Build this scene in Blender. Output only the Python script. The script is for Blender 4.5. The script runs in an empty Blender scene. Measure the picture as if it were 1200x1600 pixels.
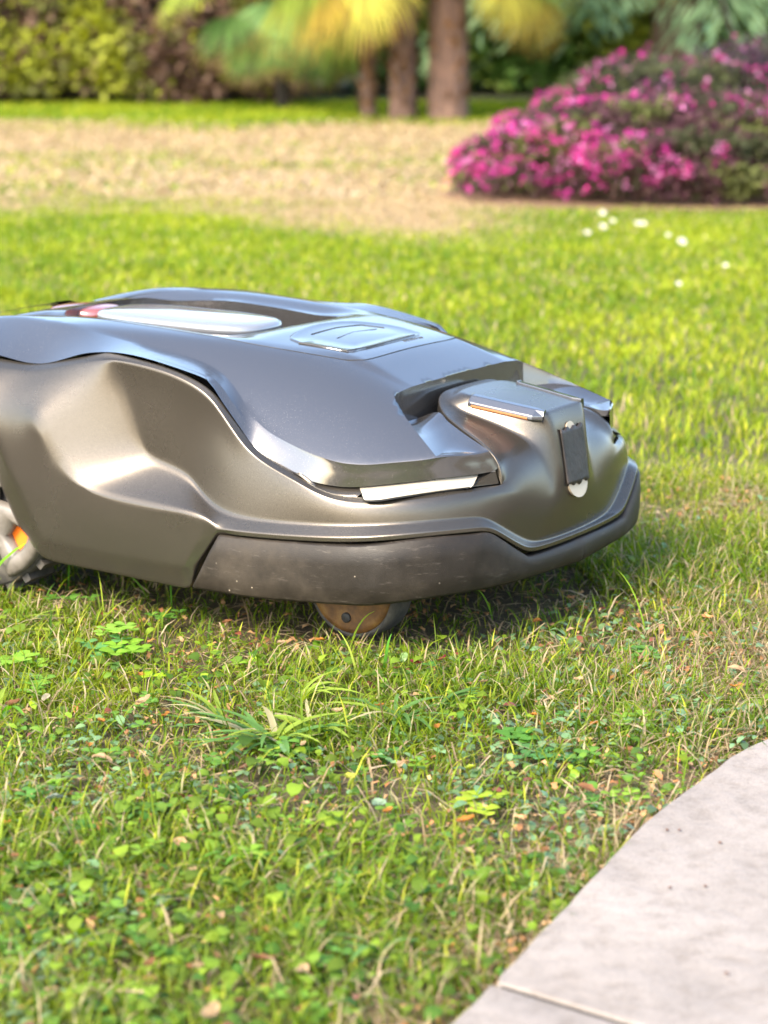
import bpy, bmesh, math, random
import numpy as np
from mathutils import Vector, Matrix
from mathutils.geometry import delaunay_2d_cdt

scene = bpy.context.scene
COL = scene.collection
R = math.radians

# ------------------------------------------------------------------ camera
cd = bpy.data.cameras.new('camera')
cam = bpy.data.objects.new('camera', cd)
COL.objects.link(cam)
cam.location = (0, 0, .62)
PITCH = math.atan(820 / 3650)
cam.rotation_euler = (math.pi / 2 - PITCH, 0, 0)
cd.sensor_fit = 'VERTICAL'
cd.sensor_height = 24
cd.lens = 24 * 3650 / 1600
cd.clip_start = .05
cd.clip_end = 2000
cd.dof.use_dof = True
cd.dof.focus_distance = 2.13
cd.dof.aperture_fstop = 4.8
scene.camera = cam

# ------------------------------------------------------------------ daylight
SUN_EL, SUN_AZ = 42, (-.62, -.78)          # direction towards the sun in plan
world = bpy.data.worlds.new('World')
scene.world = world
world.use_nodes = True
nt = world.node_tree
bg = nt.nodes['Background']
sky = nt.nodes.new('ShaderNodeTexSky')
sky.sky_type = 'NISHITA'
sky.sun_disc = False
sky.sun_elevation = R(SUN_EL)
sky.sun_rotation = math.atan2(SUN_AZ[0], SUN_AZ[1])
sky.air_density = 1.0
sky.dust_density = 2.2
nt.links.new(sky.outputs[0], bg.inputs[0])
bg.inputs[1].default_value = .15
sd = bpy.data.lights.new('sun', 'SUN')
sd.energy = 1.9
sd.angle = R(20)
sd.color = (1, .88, .70)
sun = bpy.data.objects.new('sun', sd)
COL.objects.link(sun)
_h = math.hypot(*SUN_AZ)
_d = Vector((SUN_AZ[0] / _h * math.cos(R(SUN_EL)), SUN_AZ[1] / _h * math.cos(R(SUN_EL)), math.sin(R(SUN_EL))))
sun.rotation_euler = _d.to_track_quat('Z', 'Y').to_euler()
sun.location = (0, 0, 6)
vs = scene.view_settings
scene.display_settings.display_device = 'sRGB'
vs.view_transform = 'Standard'
vs.look = 'None'
vs.gamma = 1
vs.use_curve_mapping = False
vs.exposure = 2.25

# ------------------------------------------------------------------ helpers
def tag(o, label=None, cat=None, group=None, kind=None):
    if label: o['label'] = label
    if cat: o['category'] = cat
    if group: o['group'] = group
    if kind: o['kind'] = kind
    return o

def empty(name, loc=(0, 0, 0), rz=0):
    o = bpy.data.objects.new(name, None)
    o.empty_display_size = .05
    COL.objects.link(o)
    o.location = loc
    o.rotation_euler = (0, 0, rz)
    return o

def mesh(name, verts, faces, mat, parent=None, smooth=True, cols=None):
    me = bpy.data.meshes.new(name)
    me.from_pydata([tuple(v) for v in verts], [], [tuple(f) for f in faces])
    me.validate()
    if smooth: me.shade_smooth()
    o = bpy.data.objects.new(name, me)
    COL.objects.link(o)
    if mat: me.materials.append(mat)
    if parent: o.parent = parent
    return o

def bulk(name, V, F, mat, C=None, parent=None, smooth=False):
    """large mesh from arrays: V (n,3); F list of integer arrays (m,k); C per-vertex colour (n,3)"""
    me = bpy.data.meshes.new(name)
    V = np.asarray(V, np.float32)
    idx = np.concatenate([f.reshape(-1) for f in F]).astype(np.int32)
    tot = np.concatenate([np.full(len(f), f.shape[1]) for f in F]).astype(np.int32)
    st = np.concatenate([[0], np.cumsum(tot)[:-1]]).astype(np.int32)
    me.vertices.add(len(V)); me.vertices.foreach_set('co', V.ravel())
    me.loops.add(len(idx)); me.loops.foreach_set('vertex_index', idx)
    me.polygons.add(len(tot)); me.polygons.foreach_set('loop_start', st)
    me.polygons.foreach_set('loop_total', tot)
    me.update(calc_edges=True)
    if C is not None:
        a = me.color_attributes.new('Col', 'FLOAT_COLOR', 'POINT')
        a.data.foreach_set('color', np.c_[C, np.ones(len(C))].astype(np.float32).ravel())
    if smooth: me.shade_smooth()
    me.materials.append(mat)
    o = bpy.data.objects.new(name, me)
    COL.objects.link(o)
    if parent: o.parent = parent
    return o

def mod_bevel(o, w, seg=2, ang=35):
    m = o.modifiers.new('bevel', 'BEVEL'); m.width = w; m.segments = seg; m.limit_method = 'ANGLE'; m.angle_limit = R(ang)
    m.harden_normals = False
    return m

# ------------------------------------------------------------------ materials
def mat(name, base=(.5, .5, .5), rough=.5, metal=0, **k):
    m = bpy.data.materials.new(name); m.use_nodes = True
    b = m.node_tree.nodes['Principled BSDF']
    b.inputs['Base Color'].default_value = (*base, 1)
    b.inputs['Roughness'].default_value = rough
    b.inputs['Metallic'].default_value = metal
    for a, v in k.items(): b.inputs[a.replace('_', ' ')].default_value = v
    return m

def nodes(m):
    n = m.node_tree.nodes; l = m.node_tree.links
    return n, l, n['Principled BSDF']

def noise(n, l, scale, detail=3, rough=.6, coord='Object', stretch=None):
    tc = n.new('ShaderNodeTexCoord'); t = n.new('ShaderNodeTexNoise')
    src = tc.outputs[coord]
    if stretch:
        mp = n.new('ShaderNodeMapping'); mp.inputs['Scale'].default_value = stretch
        l.new(src, mp.inputs[0]); src = mp.outputs[0]
    l.new(src, t.inputs['Vector'])
    t.inputs['Scale'].default_value = scale; t.inputs['Detail'].default_value = detail; t.inputs['Roughness'].default_value = rough
    return t

def ramp(n, l, src, stops):
    r = n.new('ShaderNodeValToRGB'); e = r.color_ramp.elements
    while len(e) < len(stops): e.new(.5)
    for x, (p, c) in zip(e, stops): x.position = p; x.color = (*c, 1)
    l.new(src, r.inputs[0])
    return r

def bump(n, l, src, strength, dist, b, prev=None):
    u = n.new('ShaderNodeBump'); u.inputs['Strength'].default_value = strength; u.inputs['Distance'].default_value = dist
    l.new(src, u.inputs['Height'])
    if prev: l.new(prev.outputs[0], u.inputs['Normal'])
    l.new(u.outputs[0], b.inputs['Normal'])
    return u

def mix(n, l, fac, a, b, mode='MIX'):
    x = n.new('ShaderNodeMix'); x.data_type = 'RGBA'; x.blend_type = mode
    for s, v in ((x.inputs[0], fac), (x.inputs[6], a), (x.inputs[7], b)):
        if hasattr(v, 'is_linked') or hasattr(v, 'links'): l.new(v, s)
        elif isinstance(v, tuple): s.default_value = (*v, 1)
        else: s.default_value = v
    return x.outputs[2]

# satin bronze-grey moulded shell
M_body = mat('satin_bronze_grey_plastic', (.2, .18, .15), .24, .8)
n, l, b = nodes(M_body)
fl = noise(n, l, 1400, 2); mo = noise(n, l, 9, 4)
c1 = ramp(n, l, fl.outputs[0], [(.3, (.078, .068, .055)), (.7, (.132, .115, .094))])
l.new(c1.outputs[0], b.inputs['Base Color'])
rr = ramp(n, l, mo.outputs[0], [(.3, (.24,) * 3), (.75, (.30,) * 3)])
l.new(rr.outputs[0], b.inputs['Roughness'])
bump(n, l, fl.outputs[0], .07, .0003, b)
# glossy cover
M_cover = mat('glossy_charcoal_lacquer', (.03, .028, .026), .10, 0, IOR=2.15)
n, l, b = nodes(M_cover)
d1 = noise(n, l, 160, 6, .75); d2 = noise(n, l, 6, 3)
rr = ramp(n, l, d1.outputs[0], [(.45, (.11,) * 3), (.85, (.26,) * 3)])
d3 = noise(n, l, 1100, 2, .6); dg = noise(n, l, 8, 3)
m1 = n.new('ShaderNodeMath'); m1.operation = 'MULTIPLY'; l.new(ramp(n, l, d3.outputs[0], [(.66, (0, 0, 0)), (.74, (1, 1, 1))]).outputs[0], m1.inputs[0]); l.new(ramp(n, l, dg.outputs[0], [(.45, (.1,) * 3), (.7, (.8,) * 3)]).outputs[0], m1.inputs[1])
l.new(mix(n, l, m1.outputs[0], (.03, .028, .026), (.26, .23, .19)), b.inputs['Base Color'])
l.new(rr.outputs[0], b.inputs['Roughness'])
# bumper rubber: scuffed, dusty
M_rub = mat('scuffed_dusty_rubber', (.06, .05, .042), .62)
n, l, b = nodes(M_rub)
a1 = noise(n, l, 14, 6, .65); a2 = noise(n, l, 130, 5, .75, stretch=(.3, .3, 1.8)); a3 = noise(n, l, 900, 2)
base = ramp(n, l, a1.outputs[0], [(.3, (.010, .0078, .0058)), (.5, (.019, .015, .011)), (.78, (.052, .041, .029))])
scr = ramp(n, l, a2.outputs[0], [(.58, (0, 0, 0)), (.74, (.55, .55, .55))])
cc = mix(n, l, scr.outputs[0], base.outputs[0], (.10, .085, .068))
v = n.new('ShaderNodeTexVoronoi'); v.inputs['Scale'].default_value = 75
tc = n.new('ShaderNodeTexCoord'); l.new(tc.outputs['Object'], v.inputs['Vector'])
sp = ramp(n, l, v.outputs['Distance'], [(.05, (1, 1, 1)), (.09, (0, 0, 0))])
gate = ramp(n, l, noise(n, l, 22, 2).outputs[0], [(.56, (0, 0, 0)), (.62, (1, 1, 1))])
mm = n.new('ShaderNodeMath'); mm.operation = 'MULTIPLY'; l.new(sp.outputs[0], mm.inputs[0]); l.new(gate.outputs[0], mm.inputs[1])
cc2 = mix(n, l, mm.outputs[0], cc, (.34, .29, .22))
l.new(cc2, b.inputs['Base Color'])
l.new(ramp(n, l, a1.outputs[0], [(.3, (.42,) * 3), (.8, (.7,) * 3)]).outputs[0], b.inputs['Roughness'])
bump(n, l, a3.outputs[0], .3, .0006, b)
b.inputs['Specular IOR Level'].default_value = .25
M_dark = mat('black_underbody_plastic', (.018, .017, .016), .6)
M_tape = mat('dark_woven_tape', (.03, .024, .02), .55)
n, l, b = nodes(M_tape)
t1 = noise(n, l, 70, 4, .6)
l.new(ramp(n, l, t1.outputs[0], [(.3, (.012, .009, .007)), (.8, (.04, .03, .023))]).outputs[0], b.inputs['Base Color'])
bump(n, l, t1.outputs[0], .5, .002, b)
M_white = mat('frosted_white_plastic', (.34, .305, .24), .22, Transmission_Weight=0, Coat_Weight=.5)
M_chrome = mat('polished_black_plastic', (.03, .03, .032), .06, 0, IOR=2.2)
M_copper = mat('copper_contact_strip', (.45, .17, .06), .45, .4)
M_orange = mat('orange_plastic', (.85, .17, .01), .4)
M_red = mat('glossy_red_plastic', (.20, .05, .035), .12, 0, IOR=2.1)
M_lgrey = mat('dusty_pale_grey_plastic', (.48, .44, .39), .5)
n, l, b = nodes(M_lgrey)
l.new(ramp(n, l, noise(n, l, 30, 5).outputs[0], [(.35, (.09, .078, .062)), (.7, (.19, .168, .142))]).outputs[0], b.inputs['Base Color'])
M_lid = mat('glossy_pale_lid', (.22, .225, .235), .07, .3, IOR=2.2)
M_mud = mat('muddy_ochre_hub', (.3, .15, .04), .6)
n, l, b = nodes(M_mud)
q = noise(n, l, 55, 6, .7)
l.new(ramp(n, l, q.outputs[0], [(.3, (.045, .018, .004)), (.5, (.11, .048, .008)), (.75, (.20, .11, .025))]).outputs[0], b.inputs['Base Color'])
bump(n, l, q.outputs[0], .5, .002, b)
M_tyre = mat('worn_black_tyre', (.04, .037, .034), .75)
n, l, b = nodes(M_tyre)
q = noise(n, l, 80, 5)
l.new(ramp(n, l, q.outputs[0], [(.35, (.028, .026, .024)), (.75, (.085, .075, .06))]).outputs[0], b.inputs['Base Color'])

def leafmat(name, trans=.35, rough=.6, spec=.15):
    m = bpy.data.materials.new(name); m.use_nodes = True
    n = m.node_tree.nodes; l = m.node_tree.links
    b = n['Principled BSDF']; out = n['Material Output']
    at = n.new('ShaderNodeAttribute'); at.attribute_name = 'Col'
    l.new(at.outputs['Color'], b.inputs['Base Color'])
    b.inputs['Roughness'].default_value = rough
    b.inputs['Specular IOR Level'].default_value = spec
    t = n.new('ShaderNodeBsdfTranslucent')
    hs = n.new('ShaderNodeHueSaturation'); hs.inputs['Saturation'].default_value = 1.15; hs.inputs['Value'].default_value = 1.7
    l.new(at.outputs['Color'], hs.inputs['Color']); l.new(hs.outputs[0], t.inputs[0])
    x = n.new('ShaderNodeMixShader'); x.inputs[0].default_value = trans
    l.new(b.outputs[0], x.inputs[1]); l.new(t.outputs[0], x.inputs[2]); l.new(x.outputs[0], out.inputs['Surface'])
    return m
M_leaf = leafmat('living_leaf', .4)
M_sheen = leafmat('waxy_leaf', .3, .38, .5)
M_dry = leafmat('dry_leaf_tissue', .25, .75, .15)
M_petal = leafmat('petal_tissue', .35, .6, .2)
M_bark = mat('fibrous_bark', (.2, .12, .08), .9)
n, l, b = nodes(M_bark)
q = noise(n, l, 22, 6, .7, stretch=(1.6, 1.6, .6))
l.new(ramp(n, l, q.outputs[0], [(.3, (.05, .032, .025)), (.55, (.15, .085, .06)), (.8, (.30, .185, .13))]).outputs[0], b.inputs['Base Color'])
bump(n, l, q.outputs[0], .8, .02, b)

# ------------------------------------------------------------------ value noise in plan
_rng = np.random.default_rng(5)
_tab = _rng.random((256, 256))
def vnoise(x, y, s, o=3, seed=0):
    x = np.asarray(x, float) * s + seed * 17.3 + 100; y = np.asarray(y, float) * s + seed * 31.7 + 100
    r = 0; a = 1; t = 0
    for _ in range(o):
        xi = np.floor(x).astype(int); yi = np.floor(y).astype(int); fx = x - xi; fy = y - yi
        fx = fx * fx * (3 - 2 * fx); fy = fy * fy * (3 - 2 * fy)
        g = lambda i, j: _tab[(xi + i) % 256, (yi + j) % 256]
        r = r + a * (g(0, 0) * (1 - fx) * (1 - fy) + g(1, 0) * fx * (1 - fy) + g(0, 1) * (1 - fx) * fy + g(1, 1) * fx * fy)
        t += a; a *= .5; x = x * 2.03 + 7; y = y * 2.03 + 3
    return r / t
sstep = lambda a, b, x: np.clip((x - a) / (b - a), 0, 1) ** 2 * (3 - 2 * np.clip((x - a) / (b - a), 0, 1))

# paving edge (plan)
EDGE = [(-.12, 1.06), (-.03, 1.18), (.0148, 1.251), (.0385, 1.3024), (.0681, 1.3626), (.0962, 1.428), (.1318, 1.5074), (.1662, 1.5902),
        (.1903, 1.643), (.2275, 1.7125), (.2408, 1.7335), (.2607, 1.768), (.2830, 1.8090), (.319, 1.8530), (.3444, 1.8765), (.40, 1.93), (.52, 2.02), (.70, 2.12), (1.0, 2.2)]
EX = np.array([p[0] for p in EDGE]); EY = np.array([p[1] for p in EDGE])
_E = np.array(EDGE)
for _ in range(3):                                   # corner cutting, ends kept
    _E = np.vstack([_E[:1]] + [np.array([a * .75 + b_ * .25, a * .25 + b_ * .75]) for a, b_ in zip(_E[:-1], _E[1:])] + [_E[-1:]])
EDGE = [tuple(p) for p in _E]
EX = _E[:, 0]; EY = _E[:, 1]
def on_path(x, y, margin=0):
    """positive when (x, y) lies on the paved side"""
    return (np.interp(y, EY, EX) + margin < x) & (y < 2.2)
def path_dist(x, y):
    return (np.interp(y, EY, EX) - x) * .8
def dryness(x, y):
    """0 green lawn ... 1 straw"""
    nz = vnoise(x, y, 1.1, 4, 3)
    far = sstep(5.9, 7.0, y + (nz - .5) * 2.6) * (1 - sstep(10.6, 11.8, y + (nz - .5) * 2.4))
    far = far * (.55 + .75 * np.clip(vnoise(x * .6, y, 2.2, 4, 15) * 1.6 - .3, 0, 1)).clip(0, 1)
    far = far * (1 - .9 * sstep(.15, .6, x - .08 * (y - 6) + (nz - .5) * .4) * (1 - sstep(6.5, 7.2, y)))
    patch = sstep(.60, .72, vnoise(x, y, 2.3, 3, 9)) * .5 * (1 - sstep(3, 6, y)) 
    near = np.clip(.75 - path_dist(x, y) * 6.5, 0, .75) * (vnoise(x, y, 9, 3, 6) * 1.3)
    right = .75 * np.exp(-(((x - .40) / .17) ** 2 + ((y - 2.12) / .22) ** 2)) * (.5 + vnoise(x, y, 14, 3, 8))
    return np.clip(np.maximum(np.maximum(far, patch), np.maximum(near * (y < 2.3), right)), 0, 1)

# ------------------------------------------------------------------ ground
M_soil = mat('lawn_soil_and_thatch', (.08, .06, .035), .95)
n, l, b = nodes(M_soil)
at = n.new('ShaderNodeAttribute'); at.attribute_name = 'Col'
q = noise(n, l, 55, 6, .7); q2 = noise(n, l, 420, 4, .7)
k = ramp(n, l, q.outputs[0], [(.3, (.55, .55, .5)), (.7, (1.35, 1.3, 1.2))])
k2 = ramp(n, l, q2.outputs[0], [(.3, (.5, .5, .5)), (.7, (1.5, 1.45, 1.35))])
c = mix(n, l, 1.0, at.outputs['Color'], k.outputs[0], 'MULTIPLY')
c = mix(n, l, 1.0, c, k2.outputs[0], 'MULTIPLY')
l.new(c, b.inputs['Base Color'])
bump(n, l, q2.outputs[0], .8, .004, b)
ys = np.concatenate([np.arange(.6, 3, .03), np.arange(3, 14, .06), np.array([14.5, 16, 18, 22, 30, 50, 90, 160, 260])])
ys = np.concatenate([[-60, -20, -5, 0], ys])
xs = np.concatenate([[-200, -90, -40, -20, -10, -6, -4], np.arange(-3, 3.001, .06), [4, 6, 10, 20, 40, 90, 200]])
GX, GY = np.meshgrid(xs, ys)
dr = dryness(GX, GY)
GZ = -.008 + (vnoise(GX, GY, 6, 3, 2) - .5) * .008 * (np.abs(GX) < 3)
far = sstep(3.0, 8, GY)
gcol = np.stack([.075 + .13 * far, .07 + .20 * far, .025 - .013 * far], -1)
straw = np.array([.38, .305, .205])
gcol = gcol * (1 - dr[..., None]) + (straw * (.45 + .55 * far[..., None])) * dr[..., None]
back = sstep(12.6, 12.9, GY)[..., None]
gcol = gcol * (1 - back) + np.array([.045, .05, .02]) * back
near = (1 - sstep(2.6, 3.5, GY))[..., None]
gcol = gcol * (1 - near) + (np.array([.085, .065, .032]) + .25 * dr[..., None] * np.array([.5, .35, .18])) * near
NY, NX = GX.shape
I = np.arange(NY * NX).reshape(NY, NX)
Fq = np.stack([I[:-1, :-1], I[:-1, 1:], I[1:, 1:], I[1:, :-1]], -1).reshape(-1, 4)
ground = bulk('ground', np.stack([GX, GY, GZ], -1).reshape(-1, 3), [Fq], M_soil, gcol.reshape(-1, 3), smooth=True)
tag(ground, kind='structure')

# ------------------------------------------------------------------ paving
M_slab = mat('pale_pink_grey_cast_stone', (.55, .48, .44), .8)
n, l, b = nodes(M_slab)
s1 = noise(n, l, 7, 5, .6); s2 = noise(n, l, 60, 5, .75); s3 = noise(n, l, 800, 3, .8)
k1 = ramp(n, l, s1.outputs[0], [(.3, (.175, .150, .128)), (.6, (.232, .200, .171)), (.8, (.262, .228, .198))])
k2 = ramp(n, l, s2.outputs[0], [(.28, (.70, .67, .63)), (.5, (1, 1, 1)), (.75, (1.15, 1.15, 1.16))])
c = mix(n, l, 1.0, k1.outputs[0], k2.outputs[0], 'MULTIPLY')
k3 = ramp(n, l, s3.outputs[0], [(.28, (.60, .58, .55)), (.48, (1, 1, 1)), (.75, (1.22, 1.22, 1.22))])
c = mix(n, l, 1.0, c, k3.outputs[0], 'MULTIPLY')
l.new(c, b.inputs['Base Color'])
u = bump(n, l, s1.outputs[0], .6, .012, b)
u = bump(n, l, s2.outputs[0], .35, .003, b, u)
u = bump(n, l, s3.outputs[0], .3, .0006, b, u)

path = empty('path', (.3, 1.4, 0)); tag(path, kind='structure')
def slab(poly, top=.012, th=.035):
    """flagstone: relief top on a fine triangulation, worn rounded arris"""
    c = np.mean(poly, 0)
    P = []
    for i in range(len(poly)):
        a, b_ = np.array(poly[i]), np.array(poly[(i + 1) % len(poly)])
        m = max(1, int(np.hypot(*(b_ - a)) / .012))
        for k in range(m): P.append(a + (b_ - a) * k / m)
    P = np.array(P)
    P = P + ((vnoise(P[:, 0], P[:, 1], 45, 3, 4) - .5) * .003)[:, None] * np.array([.7, -.7])
    d = np.roll(P, -1, 0) - np.roll(P, 1, 0); nn = np.stack([-d[:, 1], d[:, 0]], 1); nn /= np.linalg.norm(nn, axis=1)[:, None]
    area = np.sum(P[:, 0] * np.roll(P[:, 1], -1) - P[:, 1] * np.roll(P[:, 0], -1))
    if area < 0: nn = -nn                       # nn points inwards
    rings = [(0, -th), (0, -.003), (.0008, -.0009), (.0025, 0)]
    V = []
    for off, z in rings:
        Q = P + nn * off; V += [(x, y, top + z) for x, y in Q]
    N = len(P); F = []
    for r in range(3):
        for i in range(N):
            j = (i + 1) % N; q = (r * N + i, r * N + j, (r + 1) * N + j, (r + 1) * N + i)
            F.append(q if area > 0 else q[::-1])
    inner = P + nn * .0025
    x0, y0 = inner.min(0); x1, y1 = inner.max(0)
    from mathutils.geometry import intersect_point_tri_2d
    gx, gy = np.meshgrid(np.arange(x0, x1, .025), np.arange(y0, y1, .025))
    pts = np.c_[gx.ravel(), gy.ravel()]
    keep = inside(pts, P + nn * .012)
    pts = pts[keep]
    allp = [Vector(p) for p in inner] + [Vector(p) for p in pts]
    ov, _, of, *_ = delaunay_2d_cdt(allp, [(i, (i + 1) % N) for i in range(N)], [], 1, 1e-6)
    base = len(V)
    V += [(p.x, p.y, top + (vnoise(p.x, p.y, 11, 3, 6) - .5) * .0025 if i >= N else top) for i, p in enumerate(ov)]
    F += [tuple(base + k for k in f) for f in of]
    V = [(x - .3, y - 1.4, z) for x, y, z in V]
    return mesh('paving_slab', V, F, M_slab, path)
def inside(p, poly):
    x, y = p[:, 0], p[:, 1]; r = np.zeros(len(p), bool); n_ = len(poly)
    for i in range(n_):
        x1, y1 = poly[i]; x2, y2 = poly[(i + 1) % n_]
        c_ = ((y1 > y) != (y2 > y)) & (x < (x2 - x1) * (y - y1) / (y2 - y1 + 1e-12) + x1)
        r ^= c_
    return r
jA, jB = np.array([.0681, 1.3626]), np.array([.1534, 1.298])      # joint between two slabs
jd = (jB - jA) / np.linalg.norm(jB - jA); jn = np.array([-jd[1], jd[0]])
jE = jA + jd * 1.25
slab([tuple(jA + jn * .0022 + jd * .002)] + [p for p in EDGE if 1.37 < p[1] < 1.95] + [(.62, 1.80), (1.3, 1.35), tuple(jE + jn * .0022)])
slab([tuple(jA - jn * .0022)] + [tuple(jE - jn * .0022), (.95, .62), (-.05, .90), (-.10, 1.06)] + [p for p in EDGE if 1.1 < p[1] < 1.36])
jm = [tuple(jA + jn * .006 + jd * .006), tuple(jE + jn * .006), tuple(jE - jn * .006), tuple(jA - jn * .006 + jd * .006)]
mesh('joint_shade_strip', [(x - .3, y - 1.4, z) for z in (.0102, -.02) for x, y in jm], [(3, 2, 1, 0), (0, 1, 5, 4), (2, 3, 7, 6), (1, 2, 6, 5), (3, 0, 4, 7)], mat('joint_shade_strip', (.035, .027, .02), .95), path, smooth=False)  # dark strip added to stand for the shade in the gap between slabs
slab([(.404, 1.930), (.52, 2.02), (.70, 2.12), (1.0, 2.2), (1.5, 2.2), (1.306, 1.356), (.626, 1.806)])

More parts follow.
